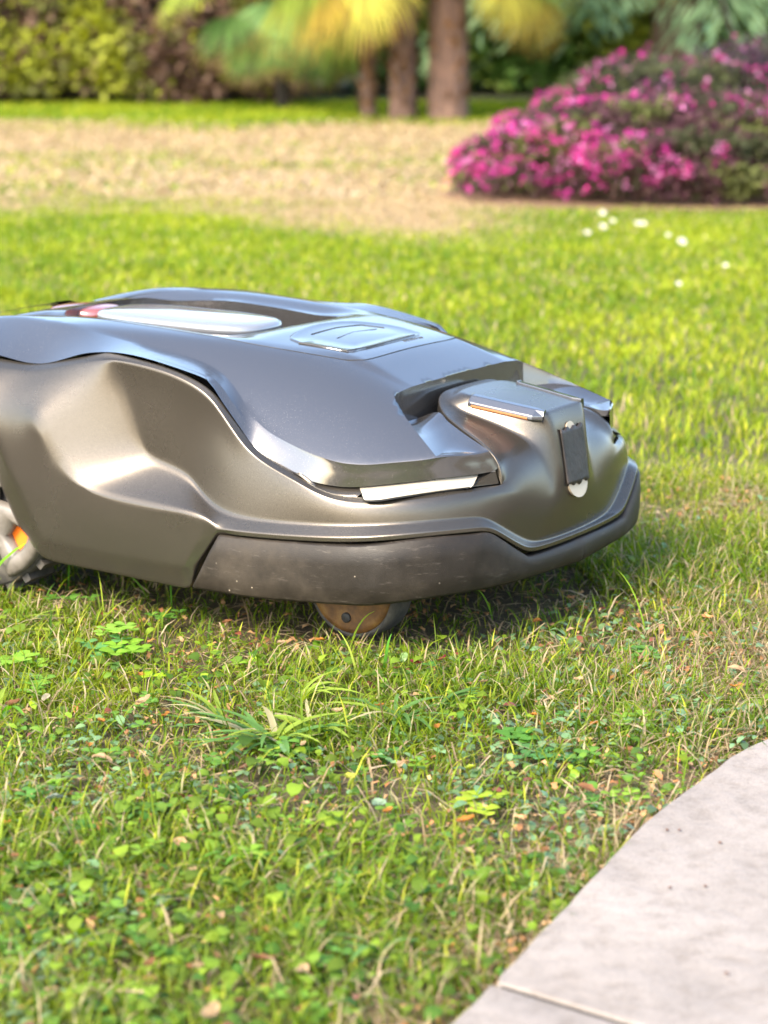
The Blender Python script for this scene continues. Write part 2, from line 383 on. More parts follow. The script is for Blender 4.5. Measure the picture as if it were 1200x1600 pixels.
# ------------------------------------------------------------------ the mower
MO = (.198, 2.2677, 0); MTH = R(32.18)
V = {'B0': (-0.2934, -0.255, 0.0471),
 'B1': (-0.2189, -0.2545, 0.0478),
 'B2': (-0.1212, -0.247, 0.053),
 'B3': (-0.0855, -0.2358, 0.0562),
 'B4': (-0.0385, -0.1978, 0.0629),
 'B5': (-0.0098, -0.1262, 0.0637),
 'B6': (-0.0011, -0.011, 0.0603),
 'B7': (-0.001, 0, 0.0603),
 'E0': (-0.0068, -0.029, 0.143),
 'E1': (-0.0119, -0.031, 0.1716),
 'E2': (-0.0164, -0.033, 0.2021),
 'E3': (-0.0235, -0.04, 0.2146),
 'E4': (-0.0577, -0.044, 0.2196),
 'E5': (-0.0917, -0.048, 0.224),
 'E6': (-0.123, -0.051, 0.2274),
 'G10': (-0.0244, -0.1741, 0.126),
 'G11': (-0.0177, -0.1569, 0.1247),
 'G12': (-0.0125, -0.1388, 0.1143),
 'G13': (-0.0069, -0.1095, 0.0966),
 'G14': (-0.0046, -0.0905, 0.0911),
 'G15': (-0.001, 0, 0.0906),
 'G5': (-0.2621, -0.255, 0.1112),
 'G6': (-0.2253, -0.2546, 0.112),
 'G7': (-0.1698, -0.2526, 0.1148),
 'G8': (-0.1085, -0.2441, 0.1183),
 'G9': (-0.0555, -0.2166, 0.1256),
 'K0': (-0.6045, -0.147, 0.282),
 'K1': (-0.5349, -0.16, 0.2799),
 'K10': (-0.1672, -0.2145, 0.1855),
 'K11': (-0.1393, -0.2128, 0.1826),
 'K12': (-0.1077, -0.204, 0.1858),
 'K13': (-0.063, -0.1804, 0.1914),
 'K14': (-0.0448, -0.1435, 0.1896),
 'K15': (-0.0375, -0.127, 0.1907),
 'K2': (-0.4782, -0.167, 0.2757),
 'K3': (-0.4082, -0.169, 0.2683),
 'K4': (-0.3552, -0.168, 0.2601),
 'K5': (-0.3223, -0.172, 0.2531),
 'K6': (-0.2973, -0.181, 0.2399),
 'K7': (-0.2647, -0.198, 0.2187),
 'K8': (-0.234, -0.2085, 0.2032),
 'K9': (-0.1935, -0.2135, 0.1913),
 'M0': (-0.3867, -0.2229, 0.2012),
 'M1': (-0.3459, -0.2222, 0.1967),
 'M10': (-0.0319, -0.1651, 0.143),
 'M11': (-0.0242, -0.1421, 0.1396),
 'M2': (-0.312, -0.223, 0.1798),
 'M3': (-0.2891, -0.23, 0.1739),
 'M4': (-0.2688, -0.235, 0.163),
 'M5': (-0.2483, -0.2385, 0.1527),
 'M6': (-0.2182, -0.2409, 0.1409),
 'M7': (-0.1771, -0.2415, 0.1402),
 'M8': (-0.1223, -0.236, 0.1377),
 'M9': (-0.0636, -0.2091, 0.1427),
 'N0': (-0.3754, -0.2224, 0.164),
 'N1': (-0.3477, -0.2222, 0.1579),
 'N10': (-0.0307, -0.1634, 0.1324),
 'N11': (-0.0257, -0.1491, 0.1296),
 'N12': (-0.0203, -0.13, 0.1185),
 'N13': (-0.0139, -0.093, 0.0974),
 'N14': (-0.0119, -0.0667, 0.0904),
 'N15': (-0.0085, 0, 0.0899),
 'N2': (-0.3204, -0.2241, 0.1509),
 'N3': (-0.3068, -0.228, 0.1397),
 'N4': (-0.2864, -0.236, 0.1282),
 'N5': (-0.2607, -0.242, 0.1222),
 'N6': (-0.2248, -0.2436, 0.1212),
 'N7': (-0.1763, -0.243, 0.1239),
 'N8': (-0.1142, -0.2353, 0.1281),
 'N9': (-0.0577, -0.205, 0.1328),
 'O0': (-0.4033, -0.223, 0.2383),
 'O1': (-0.3451, -0.2222, 0.2287),
 'O10': (-0.0335, -0.1662, 0.1523),
 'O11': (-0.0228, -0.1324, 0.1498),
 'O2': (-0.3028, -0.223, 0.2125),
 'O3': (-0.2815, -0.227, 0.2039),
 'O4': (-0.2629, -0.231, 0.1863),
 'O5': (-0.2422, -0.2349, 0.1722),
 'O6': (-0.2115, -0.2373, 0.1616),
 'O7': (-0.1786, -0.2391, 0.1545),
 'O8': (-0.1335, -0.2363, 0.1432),
 'O9': (-0.0716, -0.2133, 0.1499),
 'P0': (-0.141, -0.129, 0.2314),
 'P1': (-0.1425, -0.1196, 0.2349),
 'P2': (-0.1435, -0.0638, 0.2377),
 'P3': (-0.144, 0, 0.2368),
 'P4': (-0.1149, -0.15, 0.2183),
 'P5': (-0.09, -0.165, 0.2045),
 'S0': (-0.4173, -0.2195, 0.2656),
 'S1': (-0.3474, -0.2192, 0.258),
 'S10': (-0.0386, -0.1574, 0.1588),
 'S11': (-0.0259, -0.1171, 0.1566),
 'S2': (-0.2966, -0.219, 0.2428),
 'S3': (-0.2786, -0.22, 0.2251),
 'S4': (-0.2615, -0.222, 0.2076),
 'S5': (-0.2415, -0.2239, 0.1873),
 'S6': (-0.2152, -0.2264, 0.1762),
 'S7': (-0.1851, -0.2284, 0.1661),
 'S8': (-0.1476, -0.2291, 0.1494),
 'S9': (-0.0795, -0.2084, 0.1548),
 'T0': (-0.4103, -0.2255, 0.2599),
 'T1': (-0.343, -0.2242, 0.2534),
 'T10': (-0.035, -0.1635, 0.1566),
 'T11': (-0.0238, -0.1246, 0.1539),
 'T2': (-0.2977, -0.225, 0.2373),
 'T3': (-0.2797, -0.227, 0.2217),
 'T4': (-0.2618, -0.23, 0.2038),
 'T5': (-0.2408, -0.2324, 0.1845),
 'T6': (-0.2142, -0.2343, 0.1727),
 'T7': (-0.1816, -0.2368, 0.163),
 'T8': (-0.1426, -0.2355, 0.1463),
 'T9': (-0.0758, -0.2132, 0.1518),
 'V0': (-0.0089, -0.042, 0.1297),
 'V1': (-0.0185, -0.045, 0.1656),
 'V2': (-0.0295, -0.049, 0.1849),
 'V3': (-0.0546, -0.053, 0.1964),
 'V4': (-0.0818, -0.056, 0.2044),
 'V5': (-0.1109, -0.06, 0.2118),
 'V6': (-0.1228, -0.06, 0.2203),
 'X0': (-0.5633, -0.219, 0.2503),
 'X1': (-0.5071, -0.2199, 0.2465),
 'X10': (-0.1769, -0.222, 0.1622),
 'X11': (-0.1419, -0.2145, 0.1586),
 'X12': (-0.1053, -0.2045, 0.1634),
 'X13': (-0.0592, -0.1759, 0.1696),
 'X14': (-0.0356, -0.13, 0.1697),
 'X15': (-0.0307, -0.1165, 0.1729),
 'X2': (-0.4436, -0.2204, 0.2629),
 'X3': (-0.3868, -0.2204, 0.265),
 'X4': (-0.3099, -0.2205, 0.2519),
 'X5': (-0.2928, -0.221, 0.2441),
 'X6': (-0.2782, -0.2215, 0.2279),
 'X7': (-0.2584, -0.221, 0.2052),
 'X8': (-0.2391, -0.2209, 0.1852),
 'X9': (-0.2106, -0.2212, 0.172),
 'a0': (-0.4974, -0.25, 0.0496),
 'a1': (-0.455, -0.2514, 0.0487),
 'a2': (-0.377, -0.2514, 0.0466),
 'a3': (-0.3105, -0.251, 0.0439),
 'b': (-0.0265, -0.119, 0.175),
 'c2': (-0.005, 0, 0.1335),
 'c3': (-0.0125, 0, 0.168),
 'c4': (-0.0185, 0, 0.202),
 'c5': (-0.0245, 0, 0.2146),
 'c6': (-0.0577, 0, 0.2206),
 'c7': (-0.0917, 0, 0.225),
 'c8': (-0.123, 0, 0.2284),
 'c9': (-0.137, 0, 0.2275),
 'cc': (-0.0444, -0.115, 0.1911),
 'dd': (-0.0719, -0.103, 0.1988),
 'e0': (-0.5202, -0.2417, 0.0618),
 'e1': (-0.5403, -0.2414, 0.1006),
 'e2': (-0.5598, -0.2411, 0.1354),
 'e3': (-0.57, -0.24, 0.208),
 'e4': (-0.64, -0.238, 0.202),
 'e5': (-0.69, -0.232, 0.15),
 'e6': (-0.7, -0.225, 0.075),
 'ee': (-0.0998, -0.09, 0.2073),
 'f1': (-0.5091, -0.2559, 0.115),
 'f2': (-0.5244, -0.2557, 0.1398),
 'f3': (-0.5452, -0.2533, 0.1771),
 'f4': (-0.575, -0.253, 0.222),
 'f5': (-0.645, -0.25, 0.215),
 'f6': (-0.7, -0.243, 0.16),
 'f7': (-0.715, -0.235, 0.08),
 'ff': (-0.1174, -0.08, 0.2136),
 'fr1': (-0.2731, -0.253, 0.0942),
 'fr2': (-0.2929, -0.253, 0.0686),
 'fr3': (-0.2988, -0.251, 0.0448),
 'g1': (-0.4982, -0.255, 0.2057),
 'g2': (-0.4625, -0.2563, 0.1553),
 'g2a': (-0.4823, -0.2562, 0.1833),
 'g3': (-0.4319, -0.2565, 0.1312),
 'g4': (-0.381, -0.2564, 0.1267),
 'g5': (-0.3227, -0.2561, 0.1245),
 'g6': (-0.2925, -0.256, 0.1236),
 'g7': (-0.2764, -0.255, 0.1209),
 'gg': (-0.133, -0.0614, 0.2222),
 'hh': (-0.1345, -0.0503, 0.2275),
 'k0': (-0.4844, -0.2562, 0.074),
 'k1': (-0.4499, -0.2564, 0.0711),
 'k2': (-0.3724, -0.2564, 0.0692),
 'k3': (-0.3047, -0.256, 0.0671),
 'm12': (-0.0176, -0.1189, 0.1323),
 'm13': (-0.0115, -0.076, 0.1122),
 'm14': (-0.0089, -0.0466, 0.1106),
 'm15': (-0.0075, 0, 0.108),
 'q1': (-0.4586, -0.2574, 0.1046),
 'q2': (-0.3771, -0.2574, 0.1001),
 'q3': (-0.3149, -0.256, 0.0947),
 'r0': (-0.2798, -0.256, 0.1061),
 'r1': (-0.2958, -0.256, 0.0817),
 'sA': (-0.5236, -0.2187, 0.2423),
 'sB': (-0.4696, -0.2193, 0.2541),
 'sL': (-0.5643, -0.218, 0.2481),
 'sM': (-0.62, -0.214, 0.244),
 'sN': (-0.68, -0.205, 0.234),
 'sO': (-0.722, -0.19, 0.22),
 'sP': (-0.735, -0.1, 0.225),
 'sQ': (-0.74, 0, 0.222),
 'tA': (-0.5143, -0.2298, 0.236),
 'tB': (-0.4639, -0.2263, 0.2504),
 'tL': (-0.5548, -0.2292, 0.241),
 'tM': (-0.62, -0.228, 0.236),
 'tN': (-0.68, -0.22, 0.226),
 'tO': (-0.735, -0.2, 0.22),
 'tP': (-0.755, -0.17, 0.1),
 'tQ': (-0.765, -0.1, 0.2),
 'tR': (-0.775, 0, 0.2),
 'uQ': (-0.77, -0.1, 0.09),
 'uR': (-0.78, 0, 0.09),
 'w0': (-0.0148, -0.0915, 0.1464),
 'w1': (-0.0202, -0.0951, 0.1703),
 'w2': (-0.041, -0.082, 0.1828),
 'w3': (-0.0641, -0.078, 0.1925),
 'w4': (-0.091, -0.074, 0.2037),
 'w5': (-0.1094, -0.07, 0.2103)}
mower = empty('robot_lawn_mower', MO, -MTH)
tag(mower, 'bronze-grey robot mower with glossy dark cover and scuffed rubber bumper on the lawn', 'robot mower')

def cage(name, names, faces, creases, material, levels=3, extra=None):
    """mirrored subdivision cage; faces by vertex name, near half (y <= 0)"""
    VV = dict(V); 
    if extra: VV.update(extra)
    idx = {}; verts = []
    def g(nm, mir):
        p = VV[nm]
        key = (nm, mir and abs(p[1]) > 1e-5)
        if key not in idx:
            idx[key] = len(verts); verts.append((p[0], -p[1] if key[1] else p[1], p[2]))
        return idx[key]
    F = []
    for f in faces:
        F.append([g(k, False) for k in f]); F.append([g(k, True) for k in f][::-1])
    me = bpy.data.meshes.new(name); me.from_pydata(verts, [], F); me.validate()
    bm = bmesh.new(); bm.from_mesh(me)
    bmesh.ops.recalc_face_normals(bm, faces=bm.faces)
    cl = bm.edges.layers.float.new('crease_edge')
    bm.verts.ensure_lookup_table()
    cr = {}
    for ch, w in creases:
        for a, b_ in zip(ch, ch[1:]):
            for mir in (False, True): cr[frozenset((g(a, mir), g(b_, mir)))] = w
    for e in bm.edges:
        w = cr.get(frozenset((e.verts[0].index, e.verts[1].index)))
        if w: e[cl] = w
    bm.to_mesh(me); bm.free()
    me.shade_smooth(); me.materials.append(material)
    o = bpy.data.objects.new(name, me); COL.objects.link(o); o.parent = mower
    s = o.modifiers.new('subd', 'SUBSURF'); s.levels = levels; s.render_levels = levels
    return o

X = {}
def inward(nm, new, dx, dy, dz):
    p = V[nm] if nm in V else X[nm]; X[new] = (p[0] + dx, p[1] + dy if abs(p[1]) > 1e-5 else 0, p[2] + dz)
F = []
N_ = lambda i: f'N{i}'
# wall grid above the ledge
for i in range(11):
    F += [[f'N{i}', f'N{i+1}', f'M{i+1}', f'M{i}'], [f'M{i}', f'M{i+1}', f'O{i+1}', f'O{i}'],
          [f'O{i}', f'O{i+1}', f'T{i+1}', f'T{i}'], [f'T{i}', f'T{i+1}', f'S{i+1}', f'S{i}']]
for i in range(12): inward(f'S{i}', f'U{i}', -.006 if i > 8 else 0, .014, -.010)
for i in range(11): F.append([f'S{i}', f'S{i+1}', f'U{i+1}', f'U{i}'])
# ledge strip
for i in range(5): F.append([f'g{i+3}', f'g{i+4}' , f'N{i+1}', f'N{i}'] if i < 4 else ['g7', 'G5', 'N5', 'N4'])
for i in range(5, 15): F.append([f'G{i}', f'G{i+1}', f'N{i+1}', f'N{i}'])
for i in range(5, 16):
    p = V[f'G{i}']; X[f'H{i}'] = (p[0], p[1], p[2] - .0045)
    ny = .35 if i < 7 else 1
    X[f'J{i}'] = (p[0] - (.012 if i > 8 else 0), p[1] + (.010 if 0 < i < 11 else (.004 if i < 15 else 0)), p[2] - .006)
for i in range(5, 15): F += [[f'H{i}', f'H{i+1}', f'G{i+1}', f'G{i}'], [f'J{i}', f'J{i+1}', f'H{i+1}', f'H{i}']]
# scoop
F += [['g3', 'N0', 'M0', 'g2'], ['g2', 'M0', 'O0', 'g2a'], ['g2a', 'O0', 'T0', 'tB', 'g1'], ['g1', 'tB', 'tA'], ['tA', 'tB', 'sB', 'sA'], ['tB', 'T0', 'S0', 'sB']]
# outer panel
F += [['f3', 'f2', 'g2', 'g2a', 'g1'], ['f2', 'f1', 'q1', 'g2'], ['f1', 'k0', 'k1', 'q1'], ['q1', 'k1', 'k2', 'q2'], ['g2', 'q1', 'q2', 'g4', 'g3'],
      ['q2', 'k2', 'k3', 'q3'], ['g4', 'q2', 'q3', 'g5'], ['g5', 'q3', 'g6'], ['g6', 'q3', 'r1', 'r0', 'g7'], ['q3', 'k3', 'r1'],
      ['k0', 'a0', 'a1', 'k1'], ['k1', 'a1', 'a2', 'k2'], ['k2', 'a2', 'a3', 'k3'],
      ['r0', 'fr1', 'G5', 'g7'], ['r0', 'r1', 'fr2', 'fr1'], ['r1', 'k3', 'fr2'], ['k3', 'a3', 'fr3', 'fr2']]
for a in ('G5', 'fr1', 'fr2', 'fr3'):
    p = V[a]; X['i' + a] = (p[0] + .001, p[1] + .012, p[2])
F += [['fr1', 'ifr1', 'J5', 'H5', 'G5'], ['fr1', 'fr2', 'ifr2', 'ifr1'], ['fr2', 'fr3', 'ifr3', 'ifr2']]
for a in ('a0', 'a1', 'a2', 'a3'): inward(a, 'i' + a, 0, .014, .001)
F += [['a0', 'ia0', 'ia1', 'a1'], ['a1', 'ia1', 'ia2', 'a2'], ['a2', 'ia2', 'ia3', 'a3'], ['a3', 'ia3', 'ifr3', 'fr3']]
# wheel-arch bevel and rear
F += [['k0', 'f1', 'e1', 'e0'], ['k0', 'e0', 'a0'], ['f1', 'f2', 'e2', 'e1'], ['f2', 'f3', 'f4', 'e3', 'e2'], ['f4', 'f5', 'e4', 'e3'], ['f5', 'f6', 'e5', 'e4'], ['f6', 'f7', 'e6', 'e5']]
for a in ('e0', 'e1', 'e2', 'e3', 'e4', 'e5', 'e6'): inward(a, 'i' + a, 0, .03, .004)
F += [['e0', 'e1', 'ie1', 'ie0'], ['e1', 'e2', 'ie2', 'ie1'], ['e2', 'e3', 'ie3', 'ie2'], ['e3', 'e4', 'ie4', 'ie3'], ['e4', 'e5', 'ie5', 'ie4'], ['e5', 'e6', 'ie6', 'ie5'], ['a0', 'e0', 'ie0', 'ia0']]
F += [['f3', 'g1', 'tA', 'tL', 'f4'], ['f4', 'tL', 'tM', 'f5'], ['f5', 'tM', 'tN', 'f6'], ['f6', 'tN', 'tO', 'f7'], ['f7', 'tO', 'tP'],
      ['tL', 'tA', 'sA', 'sL'], ['tL', 'sL', 'sM', 'tM'], ['tM', 'sM', 'sN', 'tN'], ['tN', 'sN', 'sO', 'tO'], ['tO', 'sO', 'sP', 'tQ'], ['tQ', 'sP', 'sQ', 'tR'],
      ['tP', 'tO', 'tQ', 'uQ'], ['uQ', 'tQ', 'tR', 'uR']]
# nose
F += [['N11', 'N12', 'm12', 'M11'], ['M11', 'm12', 'w0', 'O11'], ['O11', 'w0', 'T11'], ['T11', 'w0', 'w1', 'S11'], ['S11', 'w1', 'w2', 'b'], ['b', 'w2', 'w3', 'cc'],
      ['cc', 'w3', 'w4', 'dd'], ['dd', 'w4', 'w5', 'ee'], ['ee', 'w5', 'ff'], ['w5', 'V5', 'V6', 'gg', 'ff'],
      ['N12', 'N13', 'm13', 'm12'], ['N13', 'N14', 'm14', 'm13'], ['N14', 'N15', 'm15', 'm14'], ['m12', 'm13', 'V0', 'w0'], ['m13', 'm14', 'V0'],
      ['m14', 'm15', 'c2', 'E0', 'V0'], ['w0', 'V0', 'V1', 'w1'], ['w1', 'V1', 'V2', 'w2'], ['w2', 'V2', 'V3', 'w3'], ['w3', 'V3', 'V4', 'w4'], ['w4', 'V4', 'V5', 'w5'],
      ['V0', 'E0', 'E1', 'V1'], ['V1', 'E1', 'E2', 'V2'], ['V2', 'E2', 'E3', 'V3'], ['E0', 'c2', 'c3', 'E1'], ['E1', 'c3', 'c4', 'E2'], ['E2', 'c4', 'c5', 'E3'],
      ['V3', 'E3', 'E4', 'V4'], ['V4', 'E4', 'E5', 'V5'], ['V5', 'E5', 'E6', 'V6'], ['E3', 'c5', 'c6', 'E4'], ['E4', 'c6', 'c7', 'E5'], ['E5', 'c7', 'c8', 'E6'],
      ['V6', 'E6', 'c8', 'c9', 'hh', 'gg']]
OUT = ['S11', 'b', 'cc', 'dd', 'ee', 'ff', 'gg', 'hh', 'c9']
for a in OUT:
    p = V[a]; sx = 0 if a in ('hh', 'c9') else 0
    X['d' + a] = (p[0] - (.001 if a in ('hh', 'c9', 'gg') else 0), p[1] - (.001 if a != 'c9' else 0), p[2] - .012)
for a, b_ in zip(OUT, OUT[1:]): F.append([a, b_, 'd' + b_, 'd' + a])
cr = [([f'N{i}' for i in range(16)], .88), ([f'G{i}' for i in range(5, 16)], .8), ([f'H{i}' for i in range(5, 16)], .9),
      (['g7', 'G5', 'fr1', 'fr2', 'fr3'], .75), (['g1', 'g2a', 'g2', 'g3', 'g4', 'g5', 'g6', 'g7'], .88),
      (['N0', 'M0', 'O0', 'T0'], .8), ([f'T{i}' for i in range(12)], .6), (['tM', 'tL', 'tA', 'tB', 'T0'], .6), ([f'S{i}' for i in range(12)], .85), (['sM', 'sL', 'sA', 'sB', 'S0'], .85),
      (['k0', 'k1', 'k2', 'k3', 'fr2'], .8), (['a0', 'a1', 'a2', 'a3', 'fr3'], .9), (['f4', 'f3', 'f2', 'f1', 'k0', 'a0'], .8), (['e0', 'e1', 'e2', 'e3', 'e4', 'e5', 'e6'], .9),
      (OUT, .9), ([f'V{i}' for i in range(7)], .85), (['E0', 'E1', 'E2', 'E3'], .95), (['E3', 'E4', 'E5', 'E6', 'c8'], .9), (['E3', 'c5'], .92), (['r0', 'r1', 'k3'], .6)]
body = cage('body_shell', None, F, cr, M_body, 3, X)

def catmull(P, n=10, closed=False):
    P = [np.array(p, float) for p in P]; Q = [2 * P[0] - P[1]] + P + [2 * P[-1] - P[-2]]; out = []
    for i in range(1, len(Q) - 2):
        a, b_, c_, d_ = Q[i - 1:i + 3]
        for k in range(n):
            t = k / n; out.append(.5 * ((2 * b_) + (-a + c_) * t + (2 * a - 5 * b_ + 4 * c_ - d_) * t * t + (-a + 3 * b_ - 3 * c_ + d_) * t ** 3))
    out.append(P[-1]); return np.array(out)
def resample(P, n):
    s = np.r_[0, np.cumsum(np.linalg.norm(np.diff(P, axis=0), axis=1))]; t = np.linspace(0, s[-1], n)
    return np.stack([np.interp(t, s, P[:, i]) for i in range(P.shape[1])], 1)
def mirror_curve(P):
    return np.vstack([P, (P[:-1] * [1, -1, 1])[::-1]])
def strip(rows, faces=None):
    Vv = []; F = []; m = len(rows[0])
    for r in rows: Vv += [tuple(p) for p in r]
    for r in range(len(rows) - 1):
        for i in range(m - 1): F.append((r * m + i, r * m + i + 1, (r + 1) * m + i + 1, (r + 1) * m + i))
    return Vv, F
def nrm2(P):
    d = np.gradient(P[:, :2], axis=0); nn = np.stack([d[:, 1], -d[:, 0]], 1); nn /= np.linalg.norm(nn, axis=1)[:, None] + 1e-9
    return np.c_[nn, np.zeros(len(P))]

# bumper: top edge follows the shell, lower edge hangs over the wheel
top = mirror_curve(catmull([tuple(np.array(V[f'G{i}']) + [0, 0, -.0065]) for i in range(5, 16)], 8))
top = np.array([np.array(p) for p in top])
bot = mirror_curve(catmull([V[f'B{i}'] for i in range(8)], 8))
def along(P, Q):      # same y-ordering for both rims
    return resample(P, 241), resample(Q, 241)
top, bot = along(top, bot)
nb = nrm2(bot)
if nb[120][0] < 0: nb = -nb
rows = [top - nb * .012, top - nb * .001 + [0, 0, 0], top + nb * .0012 + [0, 0, -.0015], top * .66 + bot * .34 + nb * .0026, top * .33 + bot * .67 + nb * .0028,
        bot + nb * .001 + [0, 0, .003], bot - nb * .0015, bot - nb * .012 + [0, 0, .001]]
Vb, Fb = strip(rows)
m_ = 241
bumper = mesh('front_bumper', Vb, Fb + [tuple(r * m_ for r in range(8)), tuple(r * m_ + 240 for r in range(8))[::-1]], M_rub, mower)
bumper['label'] = 'scuffed dark rubber bumper wrapped round the front'
# underbody
ch = [( -.74, -.15), (-.70, -.17), (-.48, -.18), (-.30, -.19), (-.16, -.185), (-.09, -.15), (-.05, -.10), (-.04, 0)]
ch = ch + [(x, -y) for x, y in ch[-2::-1]]
Vc = [(x, y, .062) for x, y in ch] + [(x * .98, y * .98, .10) for x, y in ch]; k_ = len(ch)
mesh('chassis', Vc, [tuple(range(k_))[::-1]] + [(i, (i + 1) % k_, k_ + (i + 1) % k_, k_ + i) for i in range(k_)], M_dark, mower, smooth=False)

# ---- cover: smooth crown fitted through the surveyed edge points
zR = np.array([(-.76, .25), (-.68, .27), (-.64, .2775), (-.6, .281), (-.5, .2825), (-.43, .279), (-.34, .2735), (-.28, .2675), (-.24, .2635), (-.199, .2575), (-.1435, .2377), (-.09, .215), (0, .175)])
_t = np.linspace(-.76, 0, 400); _z = np.interp(_t, zR[:, 0], zR[:, 1])
for _ in range(60): _z[1:-1] = .25 * _z[:-2] + .5 * _z[1:-1] + .25 * _z[2:]
QC = [0.253339, -0.02279, -0.005413, -0.035187, -0.00427, -0.000562, -0.008698, 0.009528, 0.000367]
QE = [(i, j) for i in range(4) for j in range(4 - i) if j <= 2]
def crown(x, y):
    """cover top: a gently domed ridge panel meeting a broad sloping flank in a soft crease"""
    x = np.atleast_1d(np.asarray(x, float)); y = np.abs(np.atleast_1d(np.asarray(y, float)))
    T = np.interp(x, _t, _z) + np.where(x < -.2, .003, .003 * np.clip((-.14 - x) / .06, 0, 1)) * (1 - np.clip(y / .12, 0, 1.4) ** 2)
    xq = np.maximum(x, -.62); yq = np.maximum(y, .10)
    Xn = (xq + .3) / .2; Yn = (yq - .16) / .04
    Q = sum(c_ * Xn ** i * Yn ** j for c_, (i, j) in zip(QC, QE)) + .55 * (yq - y) + (np.interp(x, _t, _z) - np.interp(xq, _t, _z))
    k = .0035; h = np.clip(.5 + .5 * (Q - T) / k, 0, 1)
    return Q * (1 - h) + T * h - k * h * (1 - h)

def sheet(outer, holes, h, zf):
    """dense triangulated surface z = zf(x, y) inside a plan outline; returns verts and faces, outline vertices first"""
    loops = [np.array(outer)[:, :2]] + [np.array(q)[:, :2] for q in holes]
    P = []; E = []
    for L_ in loops:
        b0 = len(P); P += [tuple(p) for p in L_]; E += [(b0 + i, b0 + (i + 1) % len(L_)) for i in range(len(L_))]
    x0, y0 = loops[0].min(0); x1, y1 = loops[0].max(0)
    gx, gy = np.meshgrid(np.arange(x0, x1, h), np.arange(y0, y1, h * .87)); gx = gx + (np.arange(gx.shape[0]) % 2)[:, None] * h / 2
    g = np.c_[gx.ravel(), gy.ravel()]
    keep = inside(g, loops[0])
    for L_ in loops[1:]: keep &= ~inside(g, L_)
    g = g[keep]; B = np.array(P); A_ = B[[e[0] for e in E]]; D_ = B[[e[1] for e in E]] - A_
    t = np.clip(((g[:, None] - A_[None]) * D_[None]).sum(-1) / ((D_ ** 2).sum(-1) + 1e-12), 0, 1)
    d = np.linalg.norm(g[:, None] - A_[None] - t[..., None] * D_[None], axis=-1).min(1)
    g = g[d > h * .5]
    allp = [Vector(p) for p in P] + [Vector(p) for p in g]
    ov, oe, of, *_ = delaunay_2d_cdt(allp, E, [], 0, 1e-7)
    o = np.array([(p.x, p.y) for p in ov]); z = zf(o[:, 0], o[:, 1])
    tri = [tuple(f_) for f_ in of]; cen_ = np.array([o[list(f_)].mean(0) for f_ in tri])
    ok = inside(cen_, loops[0])
    for q in loops[1:]: ok &= ~inside(cen_, q)
    return np.c_[o, z], [f_ for f_, k in zip(tri, ok) if k]

Kc = catmull([(-.735, 0, .250), (-.735, -.09, .250), (-.71, -.145, .258), (-.66, -.148, .274)] + [V[f'K{i}'] for i in range(16)], 7)
Xc = catmull([(-.75, 0, .226), (-.75, -.11, .226), (-.715, -.195, .235), (-.64, -.216, .262)] + [V[f'X{i}'] for i in range(16)], 7)
# hatch seam
Rn = [(-.70, 0), (-.70, -.09), (-.68, -.115), (-.60, -.127), (-.50, -.130), (-.43, -.130), (-.36, -.128), (-.31, -.125), (-.26, -.116), (-.222, -.104), (-.205, -.094), (-.1985, -.078), (-.1985, 0)]
Rc = catmull([(x, y, 0) for x, y in Rn], 5)
Rfull = mirror_curve(Rc)[:-1]
# pocket boundary on the main top surface (near half), from the front corner back to the middle
pk = [V['K13'], V['P5'], V['P4'], V['P0'], V['P1'], V['P2'], V['P3']]
pkc = catmull(pk[:3], 6)[:-1].tolist() + catmull([pk[2], pk[3]], 3)[:-1].tolist() + catmull(pk[3:5], 2)[:-1].tolist() + catmull(pk[4:], 8).tolist()
iK13 = 7 * (13 + 4)
Kmain = Kc[:iK13 + 1]
near_half = np.vstack([Kmain, np.array(pkc)[1:]])
outer = mirror_curve(near_half)[:-1]
def zsnap(x, y):
    z = crown(x, y); return z
outer[:, 2] = crown(outer[:, 0], outer[:, 1]); Kc[8:iK13 + 1, 2] = crown(Kc[8:iK13 + 1, 0], Kc[8:iK13 + 1, 1])
sv, sf = sheet(outer, [Rfull], .006, zsnap)
dd_ = np.hypot(sv[:, 0][:, None] - outer[:, 0], sv[:, 1][:, None] - outer[:, 1]); j_ = dd_.argmin(1); hit = dd_.min(1) < 1e-5
sv[hit, 2] = outer[j_[hit], 2]
cover_v = [tuple(p) for p in sv]; cover_f = list(sf)
def add_strip(rows, close=False, flip=False):
    global cover_v, cover_f
    b0 = len(cover_v); a, f_ = strip(rows)
    cover_v += a; cover_f += [tuple(b0 + k for k in (q[::-1] if flip else q)) for q in f_]
# skirt K -> X all round (near half then mirrored)
for sgn in (1, -1):
    K_ = Kc * [1, sgn, 1]; X_ = Xc * [1, sgn, 1]
    nx = nrm2(K_); 
    if (nx[60][1] > 0) == (sgn > 0): nx = -nx
    bul = .0007
    rows = [K_, K_ * .93 + X_ * .07 + nx * .0012, K_ * .8 + X_ * .2 + nx * bul, K_ * .5 + X_ * .5 + nx * bul * 1.15, K_ * .2 + X_ * .8 + nx * bul * .8, X_ + nx * .0004, X_ - nx * .0015 + [0, 0, -.0008], X_ - nx * .010 + [0, 0, -.0005]]
    add_strip(rows, flip=(sgn > 0))
